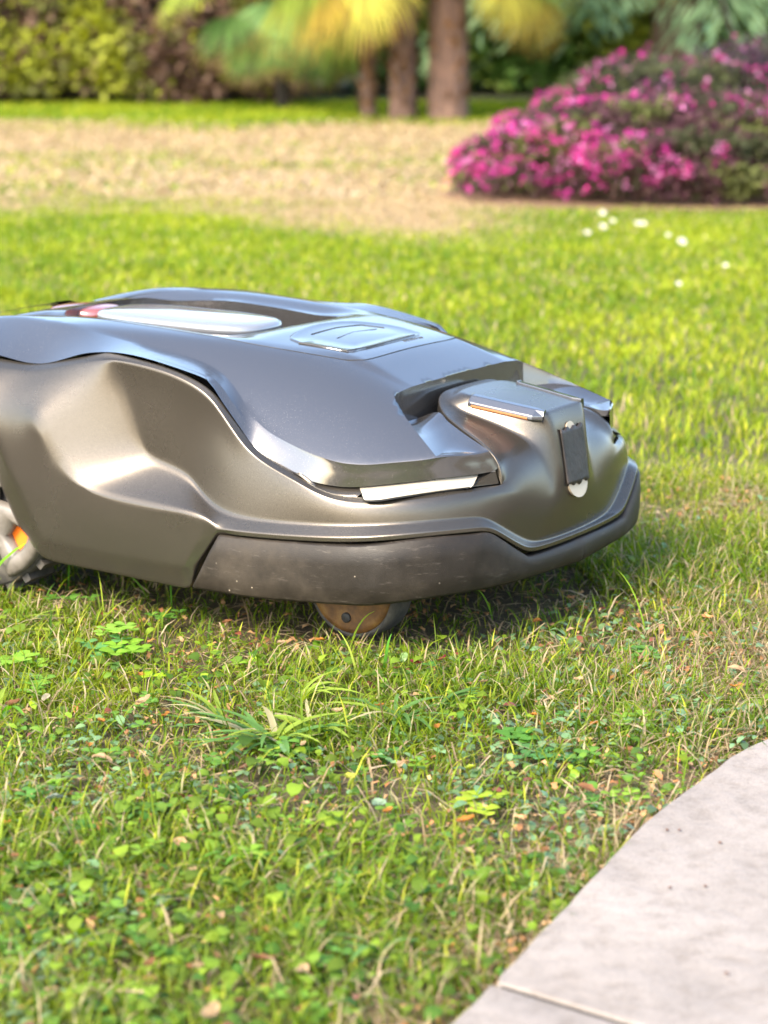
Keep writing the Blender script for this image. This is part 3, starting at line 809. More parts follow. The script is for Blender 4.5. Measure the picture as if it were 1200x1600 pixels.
# step shelf and pocket wall
pr = lambda k, dz=0, dy=0: np.array(V[k]) + [0, dy, dz]
inner = [V['K15'], tuple(pr('cc', 0, -.0055)), tuple(pr('dd', -.0005, -.0055)), tuple(pr('ee', -.0005, -.0055)), tuple(pr('ff', -.0005, -.0055)), (-.1395, -.085, .2055)]
SH1, SH2 = (-.116, -.1475, .2088), (-.1385, -.1265, .2058)
Li = resample(catmull(inner, 6), 31)
Lo = np.array(resample(catmull([V['K15'], V['K14'], V['K13']], 6), 13).tolist() + resample(catmull([V['K13'], V['P5'], SH1, SH2], 6), 19)[1:].tolist())
seg_t = [resample(np.array([V['P5'], V['P4']]), 7), resample(np.array([V['P4'], V['P0']]), 7), resample(catmull([V['P0'], V['P1']], 4), 5), resample(catmull([V['P1'], V['P2'], V['P3']], 8), 31)]
seg_b = [resample(np.array([V['P5'], SH1]), 7), resample(np.array([SH1, SH2]), 7), resample(np.array([SH2, (-.1395, -.120, .2055)]), 5), resample(np.array([(-.1395, -.120, .2055), (-.1405, -.064, .204), (-.1412, 0, .204)]), 31)]
wallt = np.vstack([seg_t[0]] + [q[1:] for q in seg_t[1:]]); wallb = np.vstack([seg_b[0]] + [q[1:] for q in seg_b[1:]])
wallt[:, 2] = crown(wallt[:, 0], wallt[:, 1]); Lo[12:, 2] = np.minimum(Lo[12:, 2], crown(Lo[12:, 0], Lo[12:, 1]) - .0002)
for sgn in (1, -1):
    s3 = np.array([1, sgn, 1])
    rows = [Lo * s3] + [(Lo * (1 - t) + Li * t - [0, 0, .0035 * math.sin(math.pi * t)]) * s3 for t in (.15, .35, .55, .75, .92)] + [Li * s3, (Li - [0, 0, .006]) * s3]
    add_strip(rows, flip=(sgn < 0))
    rows = [wallt * s3, (wallt * .93 + wallb * .07 - [0, 0, .0012]) * s3, (wallt * .5 + wallb * .5) * s3, wallb * s3, (wallb + [.004, 0, -.004]) * s3]
    add_strip(rows, flip=(sgn < 0))
cover = mesh('top_cover', cover_v, cover_f, M_cover, mower)
bm = bmesh.new(); bm.from_mesh(cover.data); bmesh.ops.remove_doubles(bm, verts=bm.verts, dist=.0004); bmesh.ops.recalc_face_normals(bm, faces=bm.faces); bm.to_mesh(cover.data); bm.free(); cover.data.shade_smooth(); cover.data.set_sharp_from_angle(angle=R(24))

# hatch panel with the handle well
well = catmull([(-.338, -.045, 0), (-.332, 0, 0), (-.330, .050, 0), (-.340, .072, 0), (-.37, .085, 0), (-.44, .094, 0), (-.54, .094, 0), (-.585, .082, 0), (-.608, .05, 0), (-.612, 0, 0), (-.608, -.05, 0), (-.585, -.085, 0), (-.52, -.098, 0), (-.42, -.098, 0), (-.36, -.085, 0), (-.338, -.045, 0)], 6)[:-1]
def hz_(x, y):
    x = np.asarray(x, float); y = np.asarray(y, float)
    return crown(x, y) - .0075 * sstep(-.30, -.36, -(-x)) * sstep(0, 1, (.127 - np.abs(y)) / .034) if False else crown(x, y) - .0075 * (1 - sstep(-.38, -.31, x)) * sstep(0, 1, (.127 - np.abs(y)) / .034)
cen = np.array([-.45, 0, 0])
Rin = Rfull.copy(); d_ = nrm2(np.vstack([Rin, Rin[:1]]))[:-1]
if (Rin[10, :2] + d_[10, :2] * .001 - cen[:2]) @ (Rin[10, :2] + d_[10, :2] * .001 - cen[:2]) > (Rin[10, :2] - cen[:2]) @ (Rin[10, :2] - cen[:2]): d_ = -d_
Rin2 = Rin + d_ * .0011
sv, sf = sheet(Rin2, [well], .007, lambda x, y: hz_(x, y) + .0004)
hv = [tuple(p) for p in sv]; hf = list(sf)
def ringz(P, dz): return np.c_[P[:, :2], hz_(P[:, 0], P[:, 1]) + dz]
W0 = ringz(well, .0004); W1 = ringz(well, -.002); sh = (well - cen) * [.985, .97, 1] + cen; W2 = ringz(sh, -.030)
def closed(rows): return [np.vstack([r, r[:1]]) for r in rows]
a, f_ = strip(closed([W0, W1, W2])); b0 = len(hv); hv += a; hf += [tuple(b0 + k for k in q) for q in f_]
b0 = len(hv); hv += [tuple(p) for p in W2]; hf.append(tuple(range(b0, b0 + len(W2))))
a, f_ = strip(closed([ringz(Rin2, .0004), ringz(Rin2, -.004)])); b0 = len(hv); hv += a; hf += [tuple(b0 + k for k in q) for q in f_]
hatch = mesh('hatch_panel', hv, hf, M_cover, mower)
bm = bmesh.new(); bm.from_mesh(hatch.data); bmesh.ops.remove_doubles(bm, verts=bm.verts, dist=.0003); bmesh.ops.recalc_face_normals(bm, faces=bm.faces); bm.to_mesh(hatch.data); bm.free(); hatch.data.shade_smooth(); hatch.data.set_sharp_from_angle(angle=R(30))
# dark floor added under the seam, standing in for shade in the joint
a, f_ = strip(closed([ringz(Rin + d_ * .0018, -.0040), ringz(Rin - d_ * .0018, -.0060)]))
mesh('seam_shade_floor', a, f_, M_dark, mower)

def dome(name, ctr, sx, sy, h, material, parent, tilt=0, n=28, e=3.2, under=.012):
    """rounded slab with a domed top"""
    Vv = []; F = []
    th = np.linspace(0, 2 * math.pi, n * 2, endpoint=False)
    ce = np.sign(np.cos(th)) * np.abs(np.cos(th)) ** (2 / e); se = np.sign(np.sin(th)) * np.abs(np.sin(th)) ** (2 / e)
    prof = [(1.0, -under), (1.0, -.003), (.985, 0), (.94, h * .35), (.8, h * .62), (.55, h * .85), (.25, h * .97)]
    for r, z in prof:
        x = ctr[0] + sx * r * ce; y = ctr[1] + sy * r * se
        Vv += [(a_, b_, ctr[2] + z + tilt * (a_ - ctr[0])) for a_, b_ in zip(x, y)]
    m = len(th)
    for r in range(len(prof) - 1):
        for i in range(m): F.append((r * m + i, r * m + (i + 1) % m, (r + 1) * m + (i + 1) % m, (r + 1) * m + i))
    Vv.append((ctr[0], ctr[1], ctr[2] + h)); c_ = len(Vv) - 1
    for i in range(m): F.append(((len(prof) - 1) * m + i, (len(prof) - 1) * m + (i + 1) % m, c_))
    F.append(tuple(range(m))[::-1])
    return mesh(name, Vv, F, material, parent)
lid = dome('control_lid', (-.470, -.020, .2745), .108, .052, .005, M_lid, mower, tilt=-.012, under=.008)
lid['label'] = 'glossy pale lid over the controls'
btn = dome('stop_button', (-.628, .0, .2685), .042, .036, .006, M_red, mower, tilt=.02, e=2.4)
btn['label'] = 'glossy red stop button'

# embossed badge flap in front of the well, its outline inlaid
def drape(P, dz): P = np.array(P); return np.c_[P, crown(P[:, 0], P[:, 1]) + .0004 + dz]
bad = catmull([(-.2786, -.0903, 0), (-.2265, -.0808, 0), (-.222, -.06, 0), (-.2205, -.01, 0), (-.222, .045, 0), (-.232, .062, 0), (-.268, .068, 0), (-.305, .045, 0), (-.315, -.01, 0), (-.300, -.075, 0), (-.2786, -.0903, 0)], 5)[:-1][:, :2]
cb = bad.mean(0); bi = (bad - cb) * .94 + cb
a, f_ = strip(closed([drape(bad, -.0006), drape(bad, .0008), drape((bad - cb) * .975 + cb, .0011), drape(bi, .0004), drape((bad - cb) * .6 + cb, .0010), drape((bad - cb) * .2 + cb, .0014)]))
k_ = len(bad) + 1; a.append(tuple(np.r_[cb, drape([cb], .0015)[0][2:]])); f_ += [(5 * k_ + i, 5 * k_ + i + 1, len(a) - 1) for i in range(k_ - 1)]
flap = mesh('badge_flap', a, f_, M_cover, mower)
def inlay(P, w, material, name, dz=.0015, parent=flap):
    P = resample(np.array(P, float), 24); d = np.gradient(P, axis=0); nn = np.stack([-d[:, 1], d[:, 0]], 1); nn /= np.linalg.norm(nn, axis=1)[:, None]
    a, f_ = strip([drape(P - nn * w, 0) + [0, 0, dz - .0012], drape(P - nn * w * .8, dz), drape(P + nn * w * .8, dz), drape(P + nn * w, 0) + [0, 0, dz - .0012]])
    return mesh(name, a, f_, material, parent)
inlay([(-.2786, -.0903), (-.253, -.086), (-.2265, -.0808)], .0010, M_dark, 'badge_line')
inlay([(-.2265, -.0808), (-.222, -.05), (-.2215, -.02)], .0010, M_dark, 'badge_line')
inlay([(-.2215, -.02), (-.222, .015), (-.2245, .045)], .0007, M_dark, 'badge_line')
inlay([(-.29, -.05), (-.292, .0), (-.285, .035), (-.262, .045)], .0010, M_dark, 'badge_line')
inlay([(-.262, -.045), (-.268, -.005), (-.262, .03)], .0008, M_dark, 'badge_line')
for i in range(7):      # tiny embossed print at the flap's far front corner
    y0 = .012 + i * .0055
    inlay([(-.214 + .0005 * (i % 2), y0), (-.2185, y0 + .001 * (i % 3)), (-.2165, y0 + .0033)], .0004, M_dark, 'print_mark', .0004, hatch)

# headlight strips under the cover lip
def headlight(sgn):
    s3 = np.array([1, sgn, 1])
    tp = catmull([V['X11'], V['X12'], V['X13'], V['X14']], 6); lo = catmull([V['S8'], tuple(np.array(V['S9']) * .5 + np.array(V['S8']) * .5 + [.008, -.008, -.001]), V['S9'], V['S10']], 6)
    tp = resample(tp[2:-1], 40); lo = resample(lo[5:], 40)
    nn = nrm2(tp); 
    if nn[20][0] < 0: nn = -nn
    t2 = tp + [0, 0, -.0015] - nn * .003; l2 = lo + [0, 0, .0012] - nn * .0005
    sh = lambda t: t2 * (1 - t) + l2 * t
    rows = [t2 - nn * .012, sh(0), sh(.35) + nn * .0008, sh(.52) + nn * .001, sh(.60) + nn * .0022, sh(.85) + nn * .0026, sh(1.0) + nn * .001, l2 - nn * .012]
    a, f_ = strip([r * s3 for r in rows])
    m = 40; f_ += [tuple(r * m for r in range(8)), tuple(r * m + m - 1 for r in range(8))]
    h = mesh('headlight', a, f_, M_white, mower); mod_bevel(h, .0005, 1)
    e_ = V['S10']; 
    fr = [t2 - nn * .014 + [0, 0, .001], sh(-.08) - nn * .0025, sh(1.14) - nn * .0012, l2 - nn * .014 - [0, 0, .001]]
    a, f_ = strip([r * s3 for r in fr]); f_ += [(0, 40, 80, 120), (39, 79, 119, 159)]
    mesh('light_surround', a, f_, M_dark, h)
    ln = sh(.52) + nn * .0024; l3 = sh(.60) + nn * .0024
    ln = ln[3:24]; l3 = l3[3:24]; nq = nn[3:24]
    a, f_ = strip([(ln - nq * .002) * s3, ln * s3, l3 * s3, (l3 - nq * .002) * s3]); mesh('lens_step', a, f_, M_beige0, h)
    return h
M_beige0 = mat('lens_edge_shade', (.30, .26, .19), .3)
headlight(1); headlight(-1)
for sgn in (1, -1):
    s3 = np.array([1, sgn, 1])
    tp = resample(catmull([tuple(np.array(V['X9']) + [-.004, .004, 0]), V['X10'], V['X11'], V['X12']], 6)[:17], 20) + [0, 0, -.001]
    lo = resample(catmull([V['S6'], V['S7'], V['S8'], V['S9']], 6)[5:15], 20)
    nn = nrm2(tp); nn = nn if nn[10][1] < 0 else -nn
    tp = tp - nn * .003; lo = lo - nn * .0008 + [0, 0, .0005]
    a, f_ = strip([(tp - nn * .01) * s3, tp * s3, (tp * .5 + lo * .5 + nn * .0004) * s3, lo * s3, (lo - nn * .01) * s3])
    mesh('trim_strip', a, f_, M_body, mower)
# small end caps where the light meets the nose
for sgn in (1, -1):
    q = [np.array(V['S10']) + [-.002, .004, 0], np.array(V['S11']) + [-.003, -.001, .0], np.array(V['b']) + [-.004, -.004, -.004], np.array(V['X14']) + [-.004, .003, -.001]]
    q = [p * [1, sgn, 1] for p in q]; q2 = [p - [.012, 0, 0] for p in q]
    o = mesh('light_end_cap', q + q2, [(0, 1, 2, 3), (0, 4, 5, 1), (1, 5, 6, 2), (2, 6, 7, 3), (3, 7, 4, 0), (7, 6, 5, 4)], M_body, mower, smooth=False); mod_bevel(o, .001, 2)

# charging contact bars on both flanks of the nose
for sgn in (1, -1):
    A_ = np.array(V['E3']); B_ = np.array(V['E5']) * .72 + np.array(V['E6']) * .28
    ax = A_ - B_; L_ = np.linalg.norm(ax); ax /= L_
    side = np.array([0, -1, 0]); side = side - ax * (side @ ax); side /= np.linalg.norm(side); up = np.cross(side, ax); up *= np.sign(up[2])
    prof = [(-.006, -.010), (-.006, .0022), (.002, .0018), (.0085, -.0042), (.0085, -.0080), (.002, -.0115)]
    cs = []
    for t, dx in ((0, 0), (.03, .0), (.88, 0), (1.0, 0)):
        for (u, w) in prof:
            k = 1.0
            if t == 1.0: u2, w2 = u * .35, w * .9
            elif t == 0: u2, w2 = u * .9, w
            else: u2, w2 = u, w
            cs.append((B_ + ax * L_ * t + side * u2 + up * w2) * [1, sgn, 1])
    F_ = [tuple(range(6))] + [(r * 6 + i, r * 6 + (i + 1) % 6, (r + 1) * 6 + (i + 1) % 6, (r + 1) * 6 + i) for r in range(3) for i in range(6)] + [tuple(range(18, 24))[::-1]]
    bar = mesh('charging_bar', cs, F_, M_chrome, mower, smooth=False); mod_bevel(bar, .0008, 2)
    c0 = []
    for t in (.05, .82):
        for (u, w) in ((.0055, -.0070), (.0091, -.0062), (.0091, -.0078), (.0055, -.0100)):
            c0.append((B_ + ax * L_ * t + side * u + up * w) * [1, sgn, 1])
    mesh('copper_contact', c0, [(0, 1, 2, 3), (7, 6, 5, 4)] + [(i, (i + 1) % 4, 4 + (i + 1) % 4, 4 + i) for i in range(4)], M_copper, bar, smooth=False)

# dark strip down the nose with its pale half-round cap
def nose_pt(y, t, off):
    a0 = np.array(V['c2']); a1 = np.array(V['c4']); p = a0 * (1 - t) + a1 * t
    e0 = np.array(V['E0']); e1 = np.array(V['E2']); q = e0 * (1 - t) + e1 * t
    k = abs(y) / .030
    x = p[0] * (1 - k * k) + q[0] * k * k
    return (x + off, y, p[2] * (1 - .0) )
rowsT = []
ny, nt_ = 13, 15
tape_v = []
for j in range(nt_):
    t = .10 + .80 * j / (nt_ - 1)
    for i in range(ny):
        y = -.0225 + .045 * i / (ny - 1)
        wv = .0006 * math.sin(i * 1.7 + j) if j in (0, nt_ - 1) else 0
        p = nose_pt(y, t, .0022); tape_v.append((p[0], p[1], p[2] + wv * 3 + .0012 * math.sin(i * .9) * (j == 0)))
tf = [(j * ny + i, j * ny + i + 1, (j + 1) * ny + i + 1, (j + 1) * ny + i) for j in range(nt_ - 1) for i in range(ny - 1)]
tape = mesh('nose_tape', tape_v, tf, M_tape, mower)
sol = tape.modifiers.new('thick', 'SOLIDIFY'); sol.thickness = .0016; sol.offset = -1
tape['label'] = 'dark wrinkled tape stuck down the nose'
def halfround(name, zt, r, sgn, material):
    Vv = []; 
    for off in (.0012, -.004):
        for k in range(13):
            a_ = math.pi * k / 12; y = r * math.cos(a_); z = zt - sgn * r * .75 * math.sin(a_)
            t = (z - V['c2'][2]) / (V['c4'][2] - V['c2'][2]); p = nose_pt(y, t, off); Vv.append((p[0], y, z))
    F_ = [tuple(range(13)), tuple(range(13, 26))[::-1]] + [(i, i + 1, 14 + i, 13 + i) for i in range(12)] + [(12, 0, 13, 25)]
    o = mesh(name, Vv, F_, material, mower, smooth=False); mod_bevel(o, .0008, 2); return o
M_beige = mat('pale_beige_plastic', (.50, .41, .30), .45, .3)
halfround('strip_end_cap', .1405, .0185, 1, M_beige)
halfround('strip_end_cap', .1945, .0075, -1, M_beige)

# front castor wheels
def revolve(prof, axis_y0, n=48):
    """profile of (r, y) about the local y axis"""
    Vv = []; F_ = []
    for r, y in prof:
        for k in range(n):
            a_ = 2 * math.pi * k / n; Vv.append((r * math.cos(a_), y, r * math.sin(a_)))
    for j in range(len(prof) - 1):
        for k in range(n): F_.append((j * n + k, j * n + (k + 1) % n, (j + 1) * n + (k + 1) % n, (j + 1) * n + k))
    return Vv, F_
def front_wheel(x, y, sgn):
    w = bpy.data.objects.new('front_wheel', None); w.empty_display_size = .03; COL.objects.link(w); w.parent = mower; w.location = (x, y, .051)
    s = sgn
    vv, ff = revolve([(.012, 0), (.0455, -.001 * s), (.0470, -.002 * s), (.0500, 0 * s), (.0515, .004 * s), (.0515, .030 * s), (.049, .034 * s), (.02, .035 * s)], 0)
    mesh('tyre', vv, ff, M_tyre, w)
    vv, ff = revolve([(.0005, -.006 * s), (.006, -.006 * s), (.007, -.001 * s), (.012, -.0025 * s), (.040, -.004 * s), (.0445, -.0035 * s), (.046, -.001 * s), (.046, .004 * s)], 0)
    h = mesh('hub', vv, ff, M_mud, w)
    vv, ff = revolve([(.0005, -.0055 * s), (.0045, -.0055 * s), (.0052, -.0048 * s), (.0052, -.003 * s)], 0, 20)
    for q, (dx, dz) in enumerate(((-.004, -.030), (.028, .012), (-.028, .014))):
        mesh('hub_hole', [(a + dx, b_ , c_ + dz) for a, b_, c_ in vv], ff, M_dark, h)
    return w
front_wheel(-.157, -.181, 1)
front_wheel(-.157, .181, -1)
# castor forks
for sgn in (1, -1):
    vv, ff = revolve([(.0, .13), (.009, .13), (.009, .045), (.0, .045)], 0, 16)
    vv = [(x - .15, z + sgn * .163, y) for x, y, z in vv]
    mesh('castor_post', vv, ff, M_dark, mower)

# rear drive wheels: lugged tyre, pale spoked cover, orange disc behind it
def rear_wheel(sgn):
    w = bpy.data.objects.new('rear_wheel', None); w.empty_display_size = .05; COL.objects.link(w); w.parent = mower; w.location = (-.590, -.236 * sgn, .108); w.scale = (.9, .9, .9)
    s = sgn
    vv, ff = revolve([(.09, .004 * s), (.112, .004 * s), (.116, .010 * s), (.116, .052 * s), (.110, .058 * s), (.05, .058 * s)], 0, 72)
    mesh('tyre', vv, ff, M_tyre, w)
    Vv = []; F_ = []
    for k in range(26):
        a0 = 2 * math.pi * k / 26
        b0 = len(Vv)
        for (da, r) in ((-.05, .114), (.05, .114), (.04, .123), (-.04, .123)):
            for y in (.008, .052): Vv.append((r * math.cos(a0 + da), y * s, r * math.sin(a0 + da)))
        F_ += [tuple(b0 + q for q in f) for f in ((0, 2, 4, 6), (1, 7, 5, 3), (4, 5, 7, 6), (2, 3, 5, 4), (6, 7, 1, 0))]
    mesh('tread_lugs', Vv, F_, M_tyre, w, smooth=False)
    vv, ff = revolve([(.002, .0145 * s), (.105, .0145 * s)], 0, 48)
    mesh('web_plate', vv, ff, M_dark, w)
    for k in range(5):
        a0 = 2 * math.pi * k / 5 + R(-38)
        vv = [(r * math.cos(a0 + t), y, r * math.sin(a0 + t)) for y in (.0115 * s, .0135 * s) for r in (.05, .098) for t in np.linspace(-R(15), R(15), 6)]
        ff = [(i, i + 1, i + 7, i + 6) for i in range(5)] + [(i + 12, i + 18, i + 19, i + 13) for i in range(5)]
        mesh('orange_insert', vv, ff, M_orange, w)
    # cover: a hub with five petal frames, each framing an opening
    vv, ff = revolve([(.0005, -.008 * s), (.022, -.008 * s), (.030, -.002 * s), (.032, .008 * s)], 0, 36)
    for k in range(5):
        a0 = 2 * math.pi * k / 5 + R(-38); hwid = R(25.5); m = 9
        path_o = [(.030, -hwid * .8)] + [(.112 - .004 * abs(t) ** 3, hwid * t) for t in np.linspace(-1, 1, m)] + [(.030, hwid * .8)]
        path_i = [(.066, -hwid * .36)] + [(.093 - .005 * abs(t) ** 3, hwid * .46 * t) for t in np.linspace(-1, 1, m)] + [(.066, hwid * .36)]
        cr_ = lambda r, a_, y: (r * math.cos(a0 + a_), y * s, r * math.sin(a0 + a_))
        b0 = len(vv); q = m + 2
        for P_, y in ((path_o, .010), (path_o, -.001), ([(o_[0] * .82 + i_[0] * .18, o_[1] * .82 + i_[1] * .18) for o_, i_ in zip(path_o, path_i)], -.005), ([(o_[0] * .3 + i_[0] * .7, o_[1] * .3 + i_[1] * .7) for o_, i_ in zip(path_o, path_i)], -.005), (path_i, -.001), (path_i, .012)):
            vv += [cr_(r, a_, y) for r, a_ in P_]
        for j in range(5):
            for i in range(q): ff.append((b0 + j * q + i, b0 + j * q + (i + 1) % q, b0 + (j + 1) * q + (i + 1) % q, b0 + (j + 1) * q + i))
    o = mesh('wheel_cover', vv, ff, M_lgrey, w)
    bm = bmesh.new(); bm.from_mesh(o.data); bmesh.ops.recalc_face_normals(bm, faces=bm.faces); bm.to_mesh(o.data); bm.free()
rear_wheel(1); rear_wheel(-1)

# ------------------------------------------------------------------ vegetation
rng = np.random.default_rng(11)
_mi = Matrix.Rotation(MTH, 2)
def mower_local(x, y):
    dx, dy = x - MO[0], y - MO[1]; c_, s_ = math.cos(MTH), math.sin(MTH)
    return dx * c_ - dy * s_, dx * s_ + dy * c_
def under_mower(x, y, m=0):
    lx, ly = mower_local(x, y)
    front = -.03 - np.clip(np.abs(ly) - .08, 0, 1) ** 2 * 6
    return (lx > -.72 - m) & (lx < front + m) & (np.abs(ly) < .235 + m)
def scatter(n, y0, y1, mx=.30, k=.17):
    """points in the wedge of lawn between two distances, a margin wider than the view"""
    y = np.sqrt(rng.random(n) * (y1 * y1 - y0 * y0) + y0 * y0) if y0 > 3 else rng.random(n * 2) * (y1 - y0) + y0
    if y0 <= 3:
        w = k * y + mx; y = y[rng.random(n * 2) * (k * y1 + mx) < w][:n]
    x = (rng.random(len(y)) * 2 - 1) * (k * y + mx)
    ok = ~on_path(x, y, -.004)
    return x[ok], y[ok]
def gz(x, y): return -.008 + (vnoise(x, y, 6, 3, 2) - .5) * .008

G1, G2, G3, G4 = np.array([.115, .175, .012]), np.array([.24, .275, .018]), np.array([.35, .34, .035]), np.array([.06, .13, .012])
STR, STR2 = np.array([.40, .32, .195]), np.array([.26, .18, .095])
def grass_colour(x, y, dr):
    n1 = vnoise(x, y, 3.1, 3, 12); n2 = rng.random(len(x))[:, None]
    t = np.clip((n1[:, None] - .35) * 2.2 + (n2 - .5) * .9, 0, 1)
    c = G1 * (1 - t) + G2 * t
    m = rng.random(len(x))
    c[m > .90] = G3; c[(m > .82) & (m < .90)] = G4
    d = rng.random(len(x)) < dr
    s = rng.random(len(x))[:, None]
    c[d] = (STR * (1 - s) + STR2 * s)[d]
    c[:, 0] *= np.where((y < 2.9) & ~d, .93, 1.0)
    lush = np.where(y > 2.9, 1.10, .92)[:, None]       # open lawn is paler than the weedy verge
    return np.clip(c * lush * (.7 + .6 * rng.random((len(x), 1))), 0, .6)

def blades(name, x, y, h, w, lean, col, seg=2, parent=None, z0=None, mt=None, az=None, tipc=None, kind='stuff'):
    n_ = len(x); z = gz(x, y) if z0 is None else z0
    a = rng.random(n_) * 2 * math.pi if az is None else az
    fa = a + (rng.random(n_) - .5) * 1.2 + math.pi / 2       # blade faces roughly its own lean
    dx, dy = np.cos(a), np.sin(a); wx, wy = np.cos(fa), np.sin(fa)
    ts = [0, .55, 1] if seg == 2 else [0, .33, .68, 1]
    V_ = []; C_ = []
    for t in ts:
        px = x + dx * h * lean * t ** 1.8; py = y + dy * h * lean * t ** 1.8
        pz = z + h * t * np.sqrt(np.clip(1 - (lean * .75 * t) ** 2, .06, 1))
        ww = w * (1 - .15 * t) if t < .7 else w * .55
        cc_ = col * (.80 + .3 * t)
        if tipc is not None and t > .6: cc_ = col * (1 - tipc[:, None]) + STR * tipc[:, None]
        if t < 1:
            V_ += [np.stack([px - wx * ww / 2, py - wy * ww / 2, pz], 1), np.stack([px + wx * ww / 2, py + wy * ww / 2, pz], 1)]; C_ += [cc_, cc_]
        else:
            V_.append(np.stack([px, py, pz], 1)); C_.append(cc_)
    m = len(V_); Vv = np.stack(V_, 1).reshape(-1, 3); Cc = np.stack(C_, 1).reshape(-1, 3)
    b0 = (np.arange(n_) * m)[:, None]
    F_ = [b0 + np.array([0, 1, 3, 2])]
    if seg == 3: F_.append(b0 + np.array([2, 3, 5, 4]))
    F_.append(b0 + np.array([m - 3, m - 2, m - 1]))
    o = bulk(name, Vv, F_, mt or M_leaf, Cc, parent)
    if kind: tag(o, kind=kind)
    return o

# near turf: fine blades, density and height vary in patches
x, y = scatter(160000, 1.18, 3.0, .45)
dn = vnoise(x, y, 7, 3, 21); dr = dryness(x, y)
um = under_mower(x, y)
keep = (rng.random(len(x)) < np.clip((dn - .18) * 2.4, .25, 1)) & (~um | (rng.random(len(x)) < .25))
x, y, dr, dn, um = x[keep], y[keep], dr[keep], dn[keep], um[keep]
h = (.012 + .026 * rng.random(len(x)) ** 1.5 + .016 * (dn - .4)) * (1 - .35 * dr); h[rng.random(len(x)) > .975] *= 1.7
h = np.clip(h, .007, .055); h[um] = np.minimum(h[um], .016)
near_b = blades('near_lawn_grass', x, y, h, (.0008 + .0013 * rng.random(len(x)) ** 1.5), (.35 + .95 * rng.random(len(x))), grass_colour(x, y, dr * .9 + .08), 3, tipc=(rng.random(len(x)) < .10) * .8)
tag(near_b, 'short mixed lawn grass growing round the mower and up to the paving', 'grass')
# middle lawn
x, y = scatter(200000, 3.001, 7.2, .95)
dr = dryness(x, y); dn = vnoise(x, y, 3.5, 3, 22)
k_ = 1 + (y - 3) * .22
h = (.010 + .014 * rng.random(len(x)) + .03 * np.clip(dn - .55, 0, 1)) * (1 - .45 * dr)
c_ = grass_colour(x, y, dr * .95 + .05)
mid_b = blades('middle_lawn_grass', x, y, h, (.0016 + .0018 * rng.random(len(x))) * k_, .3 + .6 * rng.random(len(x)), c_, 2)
tag(mid_b, 'bright green lawn grass stretching behind the mower to the straw-coloured patch', 'grass')
x, y = scatter(105000, 7.2, 13.2, 1.6)
dr = dryness(x, y)
h = (.016 + .02 * rng.random(len(x))) * (1 - .5 * dr)
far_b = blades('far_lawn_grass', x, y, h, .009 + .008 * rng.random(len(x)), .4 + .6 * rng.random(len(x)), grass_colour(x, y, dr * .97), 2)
tag(far_b, 'dry straw-coloured grass with a green strip in front of the hedge', 'grass')

# flat leaves: rounded outline of k points, cupped, laid out by position, heading, tilt and size
def leaf_cloud(name, x, y, z, size, head, tilt, col, shape, mt=None, parent=None, cup=.25, kind='stuff', roll=None, tip=None):
    """shape: list of (along 0..1, half width) describing the outline"""
    n_ = len(x); P = []
    sh = [(0, 0)] + shape + [(1, 0)]
    for (a, w) in shape: P.append((a, w, 1))
    ol = [(0., 0.)] + [(a, w) for a, w in shape] + [(1., 0.)] + [(a, -w) for a, w in shape[::-1]]
    ol = np.array(ol); m = len(ol)
    A_, W_ = ol[:, 0], ol[:, 1]
    ca, sa = np.cos(head), np.sin(head); ct, st_ = np.cos(tilt), np.sin(tilt)
    if roll is None: roll = (rng.random(n_) - .5) * .8
    cr_, sr_ = np.cos(roll), np.sin(roll)
    u = A_[None] * size[:, None]; v = W_[None] * size[:, None]; wz = np.abs(W_[None]) * size[:, None] * cup * 2 - (A_[None] ** 2) * size[:, None] * cup * .6
    v2 = v * cr_[:, None] - wz * sr_[:, None]; w2 = v * sr_[:, None] + wz * cr_[:, None]
    u2 = u * ct[:, None] - w2 * st_[:, None]; w3 = u * st_[:, None] + w2 * ct[:, None]
    X_ = x[:, None] + u2 * ca[:, None] - v2 * sa[:, None]; Y_ = y[:, None] + u2 * sa[:, None] + v2 * ca[:, None]; Z_ = z[:, None] + w3
    Vv = np.stack([X_, Y_, Z_], -1).reshape(-1, 3)
    shade = (.9 + .2 * (np.abs(W_) > .01))[None, :, None]
    Cc = (col[:, None, :] * shade)
    if tip is not None: Cc = Cc * (1 - tip[None, :, None] * .0)
    Cc = Cc.reshape(-1, 3)
    b0 = (np.arange(n_) * m)[:, None]; k = len(shape)
    F_ = []
    tri = [np.array([0, 1, m - 1])]
    quads = [np.array([i, i + 1, m - i - 1, m - i]) for i in range(1, k)]
    tri2 = [np.array([k, k + 1, k + 2])]
    F_.append(np.concatenate([b0 + t for t in tri + tri2]))
    if quads: F_.append(np.concatenate([b0 + q_ for q_ in quads]))
    o = bulk(name, Vv, F_, mt or M_leaf, Cc, parent)
    if kind: tag(o, kind=kind)
    return o
OVAL = [(.18, .20), (.5, .30), (.82, .19)]
ROUND = [(.2, .33), (.55, .46), (.88, .30)]
HEART = [(.25, .26), (.68, .46), (.98, .30)]
LANCE = [(.2, .10), (.5, .14), (.8, .08)]
SCRAP = [(.15, .28), (.45, .20), (.8, .30)]
def patchy(x, y, s, seed, lo, hi): return rng.random(len(x)) < sstep(lo, hi, vnoise(x, y, s, 3, seed))

